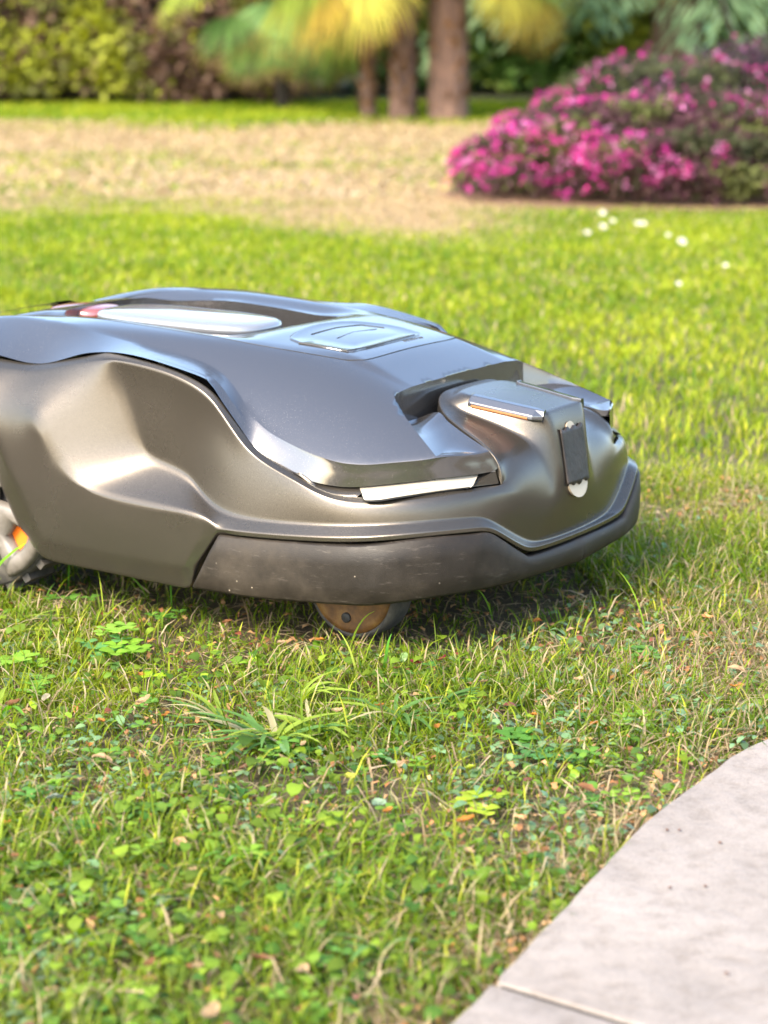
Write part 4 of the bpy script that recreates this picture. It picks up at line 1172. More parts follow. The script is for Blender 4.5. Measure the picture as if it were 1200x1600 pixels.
# creeping weeds: small oval and round leaves in mats
x, y = scatter(95000, 1.18, 2.9)
lowleft = np.clip(1.25 - (y - 1.2) * .8, .25, 1)
kk = patchy(x, y, 5, 31, .22, .55) & (rng.random(len(x)) < .45 * lowleft * (1 - .8 * dryness(x, y))) & ~under_mower(x, y)
x, y = x[kk], y[kk]; n_ = len(x)
t = rng.random(n_)[:, None]; blue = vnoise(x, y, 9, 2, 33)[:, None]
c_ = np.array([.06, .145, .012]) * (1 - t) + np.array([.19, .28, .015]) * t
c_ = c_ * (1 - .7 * (blue > .50)) + .7 * (blue > .50) * np.array([.12, .20, .11]); c_ *= .5 + .9 * rng.random((n_, 1)); rd = rng.random(n_) > .96; c_[rd] = np.array([.16, .05, .03])
o = leaf_cloud('creeping_weed_leaves', x, y, gz(x, y) + .002 + .014 * rng.random(n_), .005 + .0085 * rng.random(n_) ** 1.5, rng.random(n_) * 6.283, (rng.random(n_) - .35) * 1.0, c_, OVAL, M_sheen)
tag(o, 'small oval weed leaves creeping among the front lawn grass', 'ground cover')
x, y = scatter(10000, 1.18, 2.4)
lowleft = np.clip(1.1 - (y - 1.25) * .9 - np.clip(x, 0, 1) * 2.2, .04, 1)
kk = patchy(x, y, 6, 35, .35, .6) & (rng.random(len(x)) < lowleft) & ~under_mower(x, y, .01)
x, y = x[kk], y[kk]; n_ = len(x); t = rng.random(n_)[:, None]
c_ = (np.array([.05, .12, .02]) * (1 - t) + np.array([.17, .24, .02]) * t) * (.5 + .8 * rng.random((n_, 1)))
o = leaf_cloud('broad_weed_leaves', x, y, gz(x, y) + .008 + .014 * rng.random(n_), .006 + .008 * rng.random(n_) ** 1.5, rng.random(n_) * 6.283, (rng.random(n_) - .4) * 1.3, c_, ROUND, cup=.3)
tag(o, 'rounded broad weed leaves standing over the turf at the lower left', 'ground cover')
# straw thatch
x, y = scatter(34000, 1.18, 3.0)
kk = (rng.random(len(x)) < .25 + .75 * dryness(x, y) + .25 * (vnoise(x, y, 11, 2, 41) > .55)); x, y = x[kk], y[kk]; n_ = len(x)
s = rng.random((n_, 1)); c_ = (STR * (1 - s) + STR2 * s) * (.5 + .7 * rng.random((n_, 1)))
o = leaf_cloud('straw_thatch', x, y, gz(x, y) + .001 + .008 * rng.random(n_), .008 + .034 * rng.random(n_) ** 2, rng.random(n_) * 6.283, (rng.random(n_) - .3) * .5, c_, [(.3, .035), (.7, .03)], M_dry)
tag(o, 'dead straw bits lying between the lawn plants', 'thatch')
x, y = scatter(1300, 1.18, 2.9)
n_ = len(x); s = rng.random((n_, 1)); c_ = (STR * (1 - s) + STR2 * s) * (.7 + .5 * rng.random((n_, 1)))
o = blades('dry_grass_strands', x, y, .020 + .03 * rng.random(n_), .0012 + .0010 * rng.random(n_), 1.0 + .45 * rng.random(n_), c_, 3, mt=M_dry)
tag(o, 'long bleached grass strands tangled through the turf', 'dry grass')
# crumbled brown leaf litter
x, y = scatter(15000, 1.18, 3.0)
kk = rng.random(len(x)) < .35 + .8 * dryness(x, y); x, y = x[kk], y[kk]; n_ = len(x)
s = rng.random((n_, 1)); c_ = np.array([.30, .13, .05]) * (1 - s) + np.array([.42, .27, .13]) * s; c_ *= .5 + .8 * rng.random((n_, 1))
o = leaf_cloud('leaf_litter', x, y, gz(x, y) + .002 + .010 * rng.random(n_), .003 + .007 * rng.random(n_), rng.random(n_) * 6.283, (rng.random(n_) - .4) * 1.2, c_, SCRAP, M_dry, cup=.5)
tag(o, 'small brown leaf crumbs scattered in the lawn', 'leaf litter')
# low yellow-green moss cushions: very short fine tufts
x, y = scatter(60000, 1.18, 2.9)
kk = patchy(x, y, 8, 51, .45, .6) & ~under_mower(x, y); x, y = x[kk], y[kk]; n_ = len(x)
c_ = np.array([.26, .28, .025]) * (.6 + .8 * rng.random((n_, 1)))
o = blades('moss', x, y, .004 + .006 * rng.random(n_), .0011 + 0 * x, .5 + .5 * rng.random(n_), c_, 2); tag(o, 'yellow-green moss cushions low in the lawn', 'moss')

def ptz(px, py, z=0.):
    """ground point seen at a photograph pixel"""
    a = (px - 600) / 3650; b_ = -(py - 800) / 3650; cp, sp = math.cos(PITCH), math.sin(PITCH)
    r = np.array([a, cp + b_ * sp, -sp + b_ * cp]); t = (z - .62) / r[2]
    return r[0] * t, r[1] * t

# clover plants: stem + leaflets, each plant a thing; coarse cluster at the left, singles elsewhere
def clover(px, py, label, hh, nl, size, col, grp=None, parts=True):
    x0, y0 = ptz(px, py, .012); root = empty('clover_plant', (x0, y0, gz(np.array([x0]), np.array([y0]))[0]))
    tag(root, label, 'clover', grp)
    for k in range(nl):
        a = rng.random() * 6.283; rr_ = (.004 + (.010 if grp else .020) * rng.random()) * (nl > 1); cx, cy, cz = rr_ * math.cos(a), rr_ * math.sin(a), hh * (.75 + .4 * rng.random())
        P = np.array([[0, 0, 0], [cx * .4, cy * .4, cz * .6], [cx, cy, cz]]); w = .0005
        sv_ = [tuple(p + np.array([dx, dy, 0])) for p in P for dx, dy in ((-w, -w), (w, -w), (0, w))]
        st_ = bulk('stem', sv_, [np.array([(3 * j + i, 3 * j + (i + 1) % 3, 3 * j + 3 + (i + 1) % 3, 3 * j + 3 + i) for j in range(2) for i in range(3)])], M_leaf, np.tile(np.array(col) * .8, (9, 1)), root)
        h0 = rng.random() * 6.283
        for q_ in range(3):
            hd = np.array([h0 + q_ * 2.094]); z_ = np.zeros(1)
            c_ = np.array([col]) * (.85 + .3 * rng.random())
            leaf_cloud('leaflet', z_ + cx, z_ + cy, z_ + cz, np.array([size * (.85 + .3 * rng.random())]), hd, np.array([.05 + .25 * rng.random()]), c_, HEART, None, root, .12, None, np.zeros(1))
    return root
CL = [(236, 1053, 'bright yellow-green three-leaved clover left of the broad grass tuft, lowest of its cluster', .016, 1, .0095, (.28, .42, .02)),
      (180, 990, 'pale green clover with upright leaves in the cluster at the lower left of the mower', .024, 3, .0095, (.20, .34, .05)),
      (206, 1012, 'clover with large rounded leaves in the middle of the left cluster', .020, 3, .011, (.17, .32, .03)),
      (158, 1006, 'blue-green clover at the left side of the clover cluster', .018, 3, .0095, (.10, .24, .07)),
      (20, 1030, 'broad-leaved light green clover at the left edge of the photo', .018, 4, .010, (.20, .36, .04)),
      (48, 1062, 'low clover just below the one at the left edge', .013, 3, .009, (.15, .30, .04)),
      (116, 868 + 60, 'small clover in the shade under the mower skirt', .014, 2, .008, (.09, .2, .03)),
      (265, 958, 'small dark clover below the end of the rubber bumper', .014, 3, .007, (.09, .2, .03)),
      (735, 1235, 'light clover lying between the wheel and the paving corner', .010, 3, .009, (.26, .34, .03)),
      (800, 1140, 'dark green clover patch right of the broad grass tuft', .012, 5, .009, (.08, .2, .03)),
      (860, 1160, 'clover with bluish leaves toward the paving edge', .010, 4, .008, (.08, .2, .06)),
      (1000, 1010, 'small clover in the dry turf right of the mower', .012, 3, .008, (.11, .24, .05))]
for (a, b_, lb, hh, nl, sz, cl) in CL: clover(a, b_, lb, hh * 1.15, nl if nl == 1 else nl + 3, sz * 1.3, cl)
for i in range(70):
    for _ in range(30):
        a, b_ = rng.random() * 1200, 1020 + rng.random() * 560
        x0, y0 = ptz(a, b_, .012)
        if not on_path(np.array([x0]), np.array([y0]), -.02)[0] and rng.random() < (1.3 - a / 1100): break
    k = rng.random(); cl = tuple(np.array([.07, .19, .04]) * (1 - k) + np.array([.19, .31, .03]) * k)
    clover(a, b_, 'small three-leaved clover growing low in the front lawn', .010 + .010 * rng.random(), 1 + int(rng.random() * 3), .006 + .004 * rng.random(), cl, 'small clovers in the front lawn')

# broad-bladed coarse grass tufts
def tuft(px, py, label, blds):
    x0, y0 = ptz(px, py, .0); root = empty('grass_tuft', (x0, y0, -.006)); tag(root, label, 'grass tuft')
    for (dxp, hgt, L_, w, c_) in blds:
        # dxp heading (rad), hgt arch height, L_ length
        n_ = 9; t = np.linspace(0, 1, n_)
        hx = math.cos(dxp); hy = math.sin(dxp)
        r = L_ * (t * .55 + .45 * t ** 2); z = hgt * (1 - (1 - t * 1.35) ** 2) / 1.0; z = np.where(t > .74, z, z)
        jx, jy = (rng.random(2) - .5) * .012
        bend = (rng.random() - .5) * .4
        cxs = jx + hx * r - hy * r * bend * t; cys = jy + hy * r + hx * r * bend * t
        ww = w * np.clip(np.sin(np.clip(t * .92 + .10, 0, 1) * math.pi) ** .55, .05, 1) / 2
        tw = .35 * (rng.random() - .5)
        Vv = []; Cc = []
        for i in range(n_):
            for s_, dz in ((-1, .0), (0, -.22), (1, 0)):
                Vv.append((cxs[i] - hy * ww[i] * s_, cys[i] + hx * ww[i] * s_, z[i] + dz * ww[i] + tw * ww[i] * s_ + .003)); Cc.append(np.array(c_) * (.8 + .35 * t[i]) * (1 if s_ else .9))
        F_ = np.array([(3 * i + j, 3 * i + j + 1, 3 * i + 4 + j, 3 * i + 3 + j) for i in range(n_ - 1) for j in range(2)])
        bulk('blade', Vv, [F_], M_leaf, np.array(Cc), root, smooth=True)
BG, BY, BS = (.10, .20, .05), (.22, .30, .04), (.40, .35, .19)
def rb(n_, c0, L0=.05, spread=None):
    return [((rng.random() * 6.283 if spread is None else spread[0] + (rng.random() - .5) * spread[1]), .006 + .017 * rng.random(), L0 * (.6 + .7 * rng.random()), .0034 + .0032 * rng.random(), tuple(np.array(c0 if rng.random() < .65 else (BY if rng.random() < .7 else BS)) * (.8 + .4 * rng.random()))) for _ in range(n_)]
tuft(425, 1165, 'large coarse grass tuft with broad blades fanned out below the bumper', rb(40, BG, .070))
tuft(350, 1130, 'coarse blue-green blades leaning left beside the large tuft', rb(14, BG, .068, (2.8, 1.8)))
tuft(470, 1100, 'upright broad blades between the large tuft and the front wheel', rb(13, BY, .055))
tuft(500, 1150, 'coarse tuft with several bleached blades, just right of the largest one', rb(16, BY, .060))
tuft(620, 1130, 'broad-bladed tuft right of the large one, with pale dry tips', rb(15, BG, .055))
tuft(690, 1105, 'short broad blades leaning right below the front wheel', rb(7, BG, .04, (.2, 1.2)))
tuft(20, 985, 'long narrow blades arching across the left edge below the rear wheel', rb(8, BY, .06, (.3, 1.5)))
tuft(5, 1120, 'fresh green blades at the far left below the clover', rb(8, (.11, .26, .03), .045))
tuft(600, 1500, 'green blades in the blurred front turf left of the paving corner', rb(8, BG, .04))
tuft(380, 1360, 'low green tuft in the middle of the front turf', rb(8, (.1, .24, .03), .04))
# tall single blades, in front of the shell and elsewhere
def tall(px, py, topx, topy, w, col, label, back=0.0):
    x0, y0 = ptz(px, py, 0.); cp, sp = math.cos(PITCH), math.sin(PITCH)
    a = (topx - 600) / 3650; b_ = -(topy - 800) / 3650; r = np.array([a, cp + b_ * sp, -sp + b_ * cp]); t = (y0 + back) / r[1]
    tip = np.array([0, 0, .62]) + r * t; base = np.array([x0, y0, -.006]); n_ = 7; Vv = []; Cc = []
    mid = (base + tip) / 2 + np.array([(base[0] - tip[0]) * .18, 0, .012 + abs(tip[0] - base[0]) * .1])
    for i in range(n_):
        u = i / (n_ - 1); p = base * (1 - u) ** 2 + 2 * mid * u * (1 - u) + tip * u * u; dd = 2 * (1 - u) * (mid - base) + 2 * u * (tip - mid); dd /= np.linalg.norm(dd)
        wd = np.cross(dd, [0, 1, 0]); wd /= np.linalg.norm(wd); ww = w / 2 * (1 - u ** 2.2) + .0001
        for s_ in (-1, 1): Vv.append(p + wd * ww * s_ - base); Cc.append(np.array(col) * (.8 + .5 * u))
    F_ = np.array([(2 * i, 2 * i + 1, 2 * i + 3, 2 * i + 2) for i in range(n_ - 1)])
    o = bulk('tall_grass', Vv, [F_], M_leaf, np.array(Cc), smooth=True); o.location = base; tag(o, label, 'grass blade')
tall(-25, 915, 80, 812, .0032, (.30, .42, .14), 'long pale grass blade reaching up before the rear wheel, upper of two')
tall(-40, 935, 73, 834, .0034, (.16, .34, .03), 'long green grass blade before the rear wheel, lower of two')
tall(107, 915, 110, 864, .0018, (.10, .26, .02), 'thin upright blade before the skirt of the mower near the rear wheel')
tall(268, 945, 264, 880, .0016, (.09, .24, .02), 'thin upright blade just left of the bumper end')
tall(230, 925, 163, 888, .0016, (.13, .26, .03), 'thin blade lying along the lower skirt edge')
tall(492, 990, 543, 955, .0014, (.25, .34, .04), 'thin blade crossing the hub of the front wheel from the left')
tall(545, 1010, 585, 955, .0016, (.22, .34, .03), 'pale upright blade in front of the front wheel hub')
tall(600, 1045, 612, 990, .0030, (.09, .26, .03), 'broad bright blade standing right below the front wheel')
tall(770, 960, 735, 915, .0013, (.16, .3, .03), 'thin blade leaning left beside the front wheel')
tall(1010, 985, 965, 890, .0014, (.2, .32, .03), 'long thin blade under the right end of the bumper')
tall(560, 1060, 528, 985, .0020, (.30, .36, .06), 'yellowish blade below the wheel beside the broad one')

# fallen leaves one can tell apart
def curled(px, py, L_, w, col, label, grp=None, head=None, zz=.012, fold=.5, pile=None):
    x0, y0 = ptz(px, py, zz); n_, m = 7, 5; Vv = []; Cc = []
    hd = rng.random() * 6.283 if head is None else head; ca, sa = math.cos(hd), math.sin(hd)
    cu = (rng.random() - .3) * 1.4; sd_ = rng.random() * 50
    for i in range(n_):
        u = i / (n_ - 1); half = w / 2 * max(.04, math.sin(math.pi * min(1, .05 + u * .92)) ** .7)
        for j in range(m):
            v = (j / (m - 1) * 2 - 1); a_ = L_ * (u - .5); b2 = half * v * (1 - .08 * math.sin(9 * u + sd_))
            z = fold * abs(v) * half + cu * L_ * (u - .5) ** 2 + .0006 * math.sin(13 * u + 5 * v + sd_)
            Vv.append((a_ * ca - b2 * sa, a_ * sa + b2 * ca, z)); Cc.append(np.array(col) * (.75 + .45 * (.5 + .5 * math.sin(7 * u + 3 * v + sd_))) * (.7 if j == 2 else 1))
    F_ = np.array([(i * m + j, i * m + j + 1, (i + 1) * m + j + 1, (i + 1) * m + j) for i in range(n_ - 1) for j in range(m - 1)])
    o = bulk('fallen_leaf', Vv, [F_], M_dry, np.array(Cc), smooth=True); o.location = (x0, y0, zz); o.rotation_euler = ((rng.random() - .5) * .6, (rng.random() - .5) * .6, 0)
    tag(o, label, 'leaf', grp)
OR, TAN, BR, RED, PALE = (.34, .14, .03), (.32, .22, .12), (.18, .085, .04), (.13, .02, .025), (.36, .31, .2)
for a in [(682, 1136, .012, .007, OR, 'orange upright leaf standing in the grass right of the broad tuft', 1.7),
          (728, 1282, .014, .009, OR, 'orange-brown leaf halfway between wheel and paving corner', .3),
          (915, 1232, .015, .010, BR, 'curled brown leaf near the paving edge, right of the green clover', 2.6),
          (650, 1036, .012, .005, RED, 'dark red narrow leaf below the front wheel, left of two', -.6),
          (690, 1030, .012, .005, RED, 'dark red narrow leaf below the front wheel, right of two', .8),
          (225, 1096, .014, .009, TAN, 'tan crumpled leaf below the left clover cluster', .4),
          (160, 1183, .017, .007, TAN, 'long tan leaf scrap at the left of the front turf', -.1),
          (72, 1090, .012, .007, PALE, 'pale shrivelled leaf at the far left below the clover', 1.2),
          (592, 1258, .013, .012, (.20, .28, .18), 'pale grey-green broad leaf in the middle of the front turf', .9),
          (88, 1246, .016, .011, (.17, .20, .15), 'greyish round leaf at the lower left', .2),
          (735, 1200, .012, .009, (.36, .42, .05), 'yellow-green leaf left of the orange-brown one', 1.0),
          (755, 1066, .010, .007, TAN, 'small tan leaf below the bumper right of the wheel', .5),
          (500, 1000, .010, .007, OR, 'rust-coloured leaf against the left of the front wheel', .2),
          (355, 972, .012, .007, BR, 'brown leaf in the shadow below the bumper end', .7),
          (280, 1320, .014, .010, (.50, .30, .16), 'light brown leaf lower left of the tufts', 1.5),
          (410, 1500, .016, .011, BR, 'blurred brown leaf near the lower edge of the photo', .1),
          (470, 1515, .014, .010, TAN, 'blurred tan leaf beside the brown one at the lower edge', 2.2),
          (330, 1585, .016, .011, TAN, 'blurred tan leaf at the very bottom of the photo', 1.1),
          (20, 1100, .014, .009, BR, 'brown leaf at the left border among fresh blades', .6),
          (1105, 965, .012, .008, (.5, .25, .1), 'rusty leaf in the dry turf at the right', .2),
          (1150, 1045, .016, .009, TAN, 'tan leaf in the bare patch right of the mower', -.3),
          (960, 1050, .011, .008, (.22, .27, .2), 'silvery round leaf in front of the nose of the mower', 1.3),
          (840, 970, .010, .007, OR, 'orange leaf under the front of the bumper', .4),
          (545, 1215, .012, .008, (.42, .40, .06), 'yellowish leaf in the middle turf left of the pale broad leaf', .9)]:
    curled(a[0], a[1], a[2], a[3], a[4], a[5], head=a[6])
for i in range(60):
    for _ in range(30):
        a, b_ = rng.random() * 1200, 950 + rng.random() * 640; x0, y0 = ptz(a, b_, .01)
        if not on_path(np.array([x0]), np.array([y0]), -.015)[0] and not under_mower(np.array([x0]), np.array([y0]), .02)[0]: break
    curled(a, b_, .006 + .006 * rng.random(), .004 + .003 * rng.random(), (OR, TAN, BR, TAN)[int(rng.random() * 4)], 'small dry leaf lying in the front lawn', 'small dry leaves in the front lawn', zz=.008 + .006 * rng.random())
# dark crumbs on the slab
for (a, b_, lb) in [(1042, 1297, 'small dark crumb on the paving, left of the upper pair'), (1061, 1297, 'small dark crumb on the paving, right of the upper pair'), (1125, 1317, 'tiny dark crumb right of the upper pair on the paving'),
                (1047, 1387, 'dark crumb near the middle of the slab, left of two'), (1102, 1385, 'dark crumb near the middle of the slab, right of two'), (1135, 1521, 'larger dark speck low on the slab'), (1085, 1215, 'dry twig bit at the upper tip of the slab')]:
    x0, y0 = ptz(a, b_, .013); bm = bmesh.new(); bmesh.ops.create_icosphere(bm, subdivisions=1, radius=.0016)
    for v in bm.verts: v.co = Vector((v.co.x * (1 + .5 * rng.random()), v.co.y * (.6 + .4 * rng.random()), v.co.z * .55))
    me = bpy.data.meshes.new('dark_crumb'); bm.to_mesh(me); bm.free(); me.materials.append(M_bark); o = bpy.data.objects.new('dark_crumb', me); COL.objects.link(o); o.location = (x0, y0, .0135); o.rotation_euler = (0, 0, rng.random() * 3); tag(o, lb, 'crumb')
# daisies far behind
def daisy(px, py, s, label, grp=None):
    x0, y0 = ptz(px, py, .03); root = empty('daisy', (x0, y0, -.005)); tag(root, label, 'daisy', grp); root.rotation_euler = (R(42), 0, rng.random() * .8 - .4)
    n_ = 16; z_ = np.zeros(n_)
    leaf_cloud('petals', z_, z_, z_ + .034, z_ + .017 * s, np.arange(n_) / n_ * 6.283, z_ + .25, np.tile([.45, .45, .42], (n_, 1)), LANCE[:], M_petal, root, .1, None, z_)
    bm = bmesh.new(); bmesh.ops.create_icosphere(bm, subdivisions=2, radius=.0042 * s); me = bpy.data.meshes.new('flower_centre')
    for v in bm.verts: v.co.z = v.co.z * .6 + .035
    bm.to_mesh(me); bm.free(); me.materials.append(M_yel); o = bpy.data.objects.new('flower_centre', me); COL.objects.link(o); o.parent = root
    w = .0008; sv_ = [(dx, dy, z) for z in (0, .034) for dx, dy in ((-w, -w), (w, -w), (0, w))]
    bulk('stem', sv_, [np.array([(i, (i + 1) % 3, 3 + (i + 1) % 3, 3 + i) for i in range(3)])], M_leaf, np.tile([.12, .25, .03], (6, 1)), root)
M_yel = mat('daisy_yellow', (.75, .45, .03), .7)
for (a, b_, s, lb) in [(940, 326, 1.25, 'large white daisy closest to the flowering bush'), (937, 347, 1.2, 'white daisy just below the one by the bush'), (914, 356, 1.0, 'white daisy left below the pair by the bush'),
                   (957, 338, .9, 'small daisy right of the pair by the bush'), (991, 342, 1.1, 'second daisy of the short row in front of the bush'), (1006, 342, 1.0, 'third daisy of the short row in front of the bush'),
                   (1038, 360, .9, 'small daisy between the row and the lone bright daisy'), (1060, 370, 1.45, 'bright lone daisy at the right, in front of the row'), (1133, 406, .8, 'faint daisy further forward at the right'), (1055, 434, .8, 'faint daisy in the lawn well before the bush'), ]:
    daisy(a, b_, s * .55, lb)

# ------------------------------------------------------------------ background planting
def trunk_tube(name, P, rad, material, parent, seg=14, rough=.0):
    Vv = []; F_ = []
    for j, (p, r) in enumerate(zip(P, rad)):
        for k in range(seg):
            a = 2 * math.pi * k / seg; rr_ = r * (1 + rough * (rng.random() - .5))
            Vv.append((p[0] + rr_ * math.cos(a), p[1] + rr_ * math.sin(a), p[2]))
    for j in range(len(P) - 1):
        for k in range(seg): F_.append((j * seg + k, j * seg + (k + 1) % seg, (j + 1) * seg + (k + 1) % seg, (j + 1) * seg + k))
    return mesh(name, Vv, F_, material, parent)
def loc_leafs(name, parent, x, y, z, size, col, shape, mt=None, kind=None, droop=0):
    n_ = len(x)
    return leaf_cloud(name, x, y, z, size, rng.random(n_) * 6.283, (rng.random(n_) - .5 - droop) * 2.0, col, shape, mt, parent, .2, kind, (rng.random(n_) - .5) * 2.5)

# clipped hedge across the back
HX0, HX1, HY = -5.2, -.42, 12.75
hedge = empty('hedge', ((HX0 + HX1) / 2, HY, 0)); tag(hedge, 'clipped brownish hedge with yellow-green shoots along the back left of the lawn', 'hedge')
n_ = 52000
u = rng.random(n_); hx = (u - .5) * (HX1 - HX0); hz = .02 + 1.8 * rng.random(n_) ** 1.25; dep = rng.random(n_) ** 2.2 * .8
edge = np.clip((hz - 1.6) / .25, 0, 1); bulge = (vnoise(hx + 9, hz, 2.2, 3, 61) - .5) * .35
hy = -bulge + dep + edge * .2
lowcut = hz < .0 + .10 * vnoise(hx, hz * 0, 5, 2, 63)
pn = vnoise(hx + 5, hz * 1.2 + dep, 3.2, 3, 64)[:, None]; rn = rng.random((n_, 1))
brown, olive, lime = np.array([.12, .075, .055]), np.array([.11, .115, .03]), np.array([.26, .28, .03])
c_ = np.where(pn > .60, lime * .7 + olive * .3, np.where(pn > .51, olive, brown)); c_ = np.where(rn > .93, lime, c_); c_ = np.where(rn < .12, brown, c_)
c_ = c_ * (.6 + .8 * rng.random((n_, 1)))
kk = ~lowcut & (rng.random(n_) < .45 + .9 * (pn[:, 0] > .42))
loc_leafs('foliage', hedge, hx[kk], hy[kk], hz[kk], (.035 + .03 * rng.random(n_))[kk], c_[kk], OVAL)
hb = []; hf2 = []
for (a0, a1, zz0, zz1, yb) in [((HX0 - HX1) / 2, (HX1 - HX0) / 2, .18, 1.7, .45)]:
    pass
M_twig = mat('dark_twigs_and_hedge_core', (.035, .025, .018), .95)
for k in range(26):
    xk = -2.3 + k * .185 + .06 * rng.random(); zs = np.linspace(-.02, 1.6, 8)
    P = [(xk + .05 * math.sin(3 * z + k), .35 + .06 * math.cos(2 * z + k), z) for z in zs]
    trunk_tube('stem', P, [.028 - .012 * z / 1.6 for z in zs], M_twig, hedge, 7)
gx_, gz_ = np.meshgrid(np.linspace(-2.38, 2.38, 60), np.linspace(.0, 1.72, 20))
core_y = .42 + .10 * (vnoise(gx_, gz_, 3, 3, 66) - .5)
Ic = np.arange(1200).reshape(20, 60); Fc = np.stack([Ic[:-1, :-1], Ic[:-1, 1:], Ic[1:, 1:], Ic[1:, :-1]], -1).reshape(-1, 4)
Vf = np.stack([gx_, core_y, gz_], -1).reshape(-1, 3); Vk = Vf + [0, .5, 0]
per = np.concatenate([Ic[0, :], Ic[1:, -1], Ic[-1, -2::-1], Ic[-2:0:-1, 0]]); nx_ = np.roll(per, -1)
bulk('dark_hedge_core', np.vstack([Vf, Vk]), [Fc, Fc[:, ::-1] + 1200, np.stack([per, per + 1200, nx_ + 1200, nx_], 1)], M_twig, None, hedge)  # solid dark slab added for the shaded inside and foot of the hedge

# fan palms
def fan(parent, hub, head, pitch, rad, nleaf, col, dry=0, open_=2.6):
    """one palmate frond: leaflets radiating from the hub in a tilted plane, tips drooping"""
    Vv = []; Cc = []; F_ = []
    f = Vector((math.cos(head) * math.cos(pitch), math.sin(head) * math.cos(pitch), math.sin(pitch)))
    s = Vector((-math.sin(head), math.cos(head), 0)); up = s.cross(f) * -1
    for k in range(nleaf):
        a = (k / (nleaf - 1) - .5) * open_ * (1 + .04 * (rng.random() - .5)); L_ = rad * (.85 + .15 * math.cos(a)) * (.92 + .12 * rng.random())
        d = f * math.cos(a) + s * math.sin(a); wd = (s * math.cos(a) - f * math.sin(a)); w = rad * .027; tone = .55 + .75 * rng.random()
        b0 = len(Vv)
        for t, ww, dz in ((.04, .25, 0), (.45, 1.0, -.00), (.75, .8, -.05), (1.0, .05, -.20)):
            p = Vector(hub) + d * L_ * t + up * (.03 * rad * math.cos(a * 2)) + Vector((0, 0, dz * rad * (1 + rng.random() * .6)))
            for sg, lift in ((-1, 0), (0, -.25), (1, 0)):
                Vv.append(tuple(p + wd * w * ww * sg + up * w * ww * lift)); cc_ = np.array(col) * tone
                if t > .9: cc_ = np.array((.24, .16, .04))
                Cc.append(cc_)
        for j in range(3):
            for i in range(2): F_.append((b0 + j * 3 + i, b0 + j * 3 + i + 1, b0 + j * 3 + i + 4, b0 + j * 3 + i + 3))
    return bulk('frond', Vv, [np.array(F_)], M_leaf, np.array(Cc), parent)
def petiole(parent, a, b_, r=.012):
    a = np.array(a); b_ = np.array(b_); P = [a * (1 - t) + b_ * t + np.array([0, 0, .06 * math.sin(math.pi * t)]) for t in np.linspace(0, 1, 5)]
    d = b_ - a; w = np.cross(d, [0, 0, 1]); w = w / (np.linalg.norm(w) + 1e-6) * r; q_ = np.array([0, 0, r])
    Vv = []; 
    for p in P: Vv += [p - w, p + q_, p + w]
    return bulk('leaf_stalk', Vv, [np.array([(3 * j + i, 3 * j + (i + 1) % 3, 3 * j + 3 + (i + 1) % 3, 3 * j + 3 + i) for j in range(4) for i in range(3)])], M_leaf, np.tile([.16, .18, .03], (15, 1)), parent)
YEL, YGR, GRN, DGR, GOLD = (.33, .30, .05), (.22, .28, .045), (.12, .20, .045), (.08, .15, .04), (.34, .25, .045)
def palm(px, py, h_, r, label, fans, lean=0):
    x0, y0 = ptz(px, py, 0); root = empty('fan_palm', (x0, y0, 0)); tag(root, label, 'palm', 'fan palms at the back of the lawn')
    zs = np.linspace(-.03, h_, 14)
    tr = trunk_tube('trunk', [(lean * z, .0, z) for z in zs], [r * (1.15 - .18 * z / h_) for z in zs], M_bark, root, 20, .16)
    nsk = 150; a = rng.random(nsk) * 6.283; z = rng.random(nsk) * h_
    leaf_cloud('fibre_sheaths', np.cos(a) * r * 1.0 + lean * z, np.sin(a) * r * 1.0, z, .06 + .05 * rng.random(nsk), a, 1.1 + .3 * rng.random(nsk), np.array([.16, .09, .05]) * (.5 + rng.random((nsk, 1))), LANCE, M_dry, tr, .3, 'stuff')
    for (dx, dy, dz, head, pitch, rad, nl, col) in fans:
        hub = (dx, dy, dz); petiole(root, (lean * h_, 0, h_ - .05), hub); fan(root, hub, head, pitch, rad, nl, col)
def crownfans(h_, n_, R0, cols, zlo=-.35, rad=.5):
    out = []
    for k in range(n_):
        a = 2 * math.pi * (k + .5 * rng.random()) / n_; el = zlo + (1.0 - zlo) * (k * .618 % 1); r = R0 * math.cos(el) * (.8 + .3 * rng.random())
        out.append((r * math.cos(a), r * math.sin(a), h_ + R0 * math.sin(el) * .9, a, el - .7 + .2 * rng.random(), rad * (.85 + .3 * rng.random()), 30, cols[int(rng.random() * len(cols))]))
    return out
D = -math.pi / 2
palm(700, 187, .95, .084, 'fan palm with the widest sunlit brown trunk and yellow fronds hanging low on both sides', crownfans(1.02, 16, .6, [YGR, GRN, YGR, YEL], .25) + [
    (-.40, -.22, .64, D - .6, -1.15, .32, 24, YEL), (-.58, -.10, .60, D - 1.0, -1.1, .32, 24, GOLD), (-.30, -.05, .80, D - .6, -.9, .32, 24, YGR),
    (.26, -.22, .64, D + .35, -1.1, .25, 24, YEL), (.38, -.10, .58, D + .5, -1.25, .26, 24, GOLD), (.20, -.05, .84, D + .4, -.9, .28, 24, YEL), (.42, -.05, .78, D + .6, -1.0, .30, 24, YGR), (.10, .15, .95, D + .2, -.8, .40, 26, YGR), (.62, .1, .92, D + .9, -.8, .40, 26, YGR), (-.2, .2, .98, D - .2, -.8, .42, 26, YGR), (.9, .2, .88, D + .6, -.9, .36, 26, GRN)])
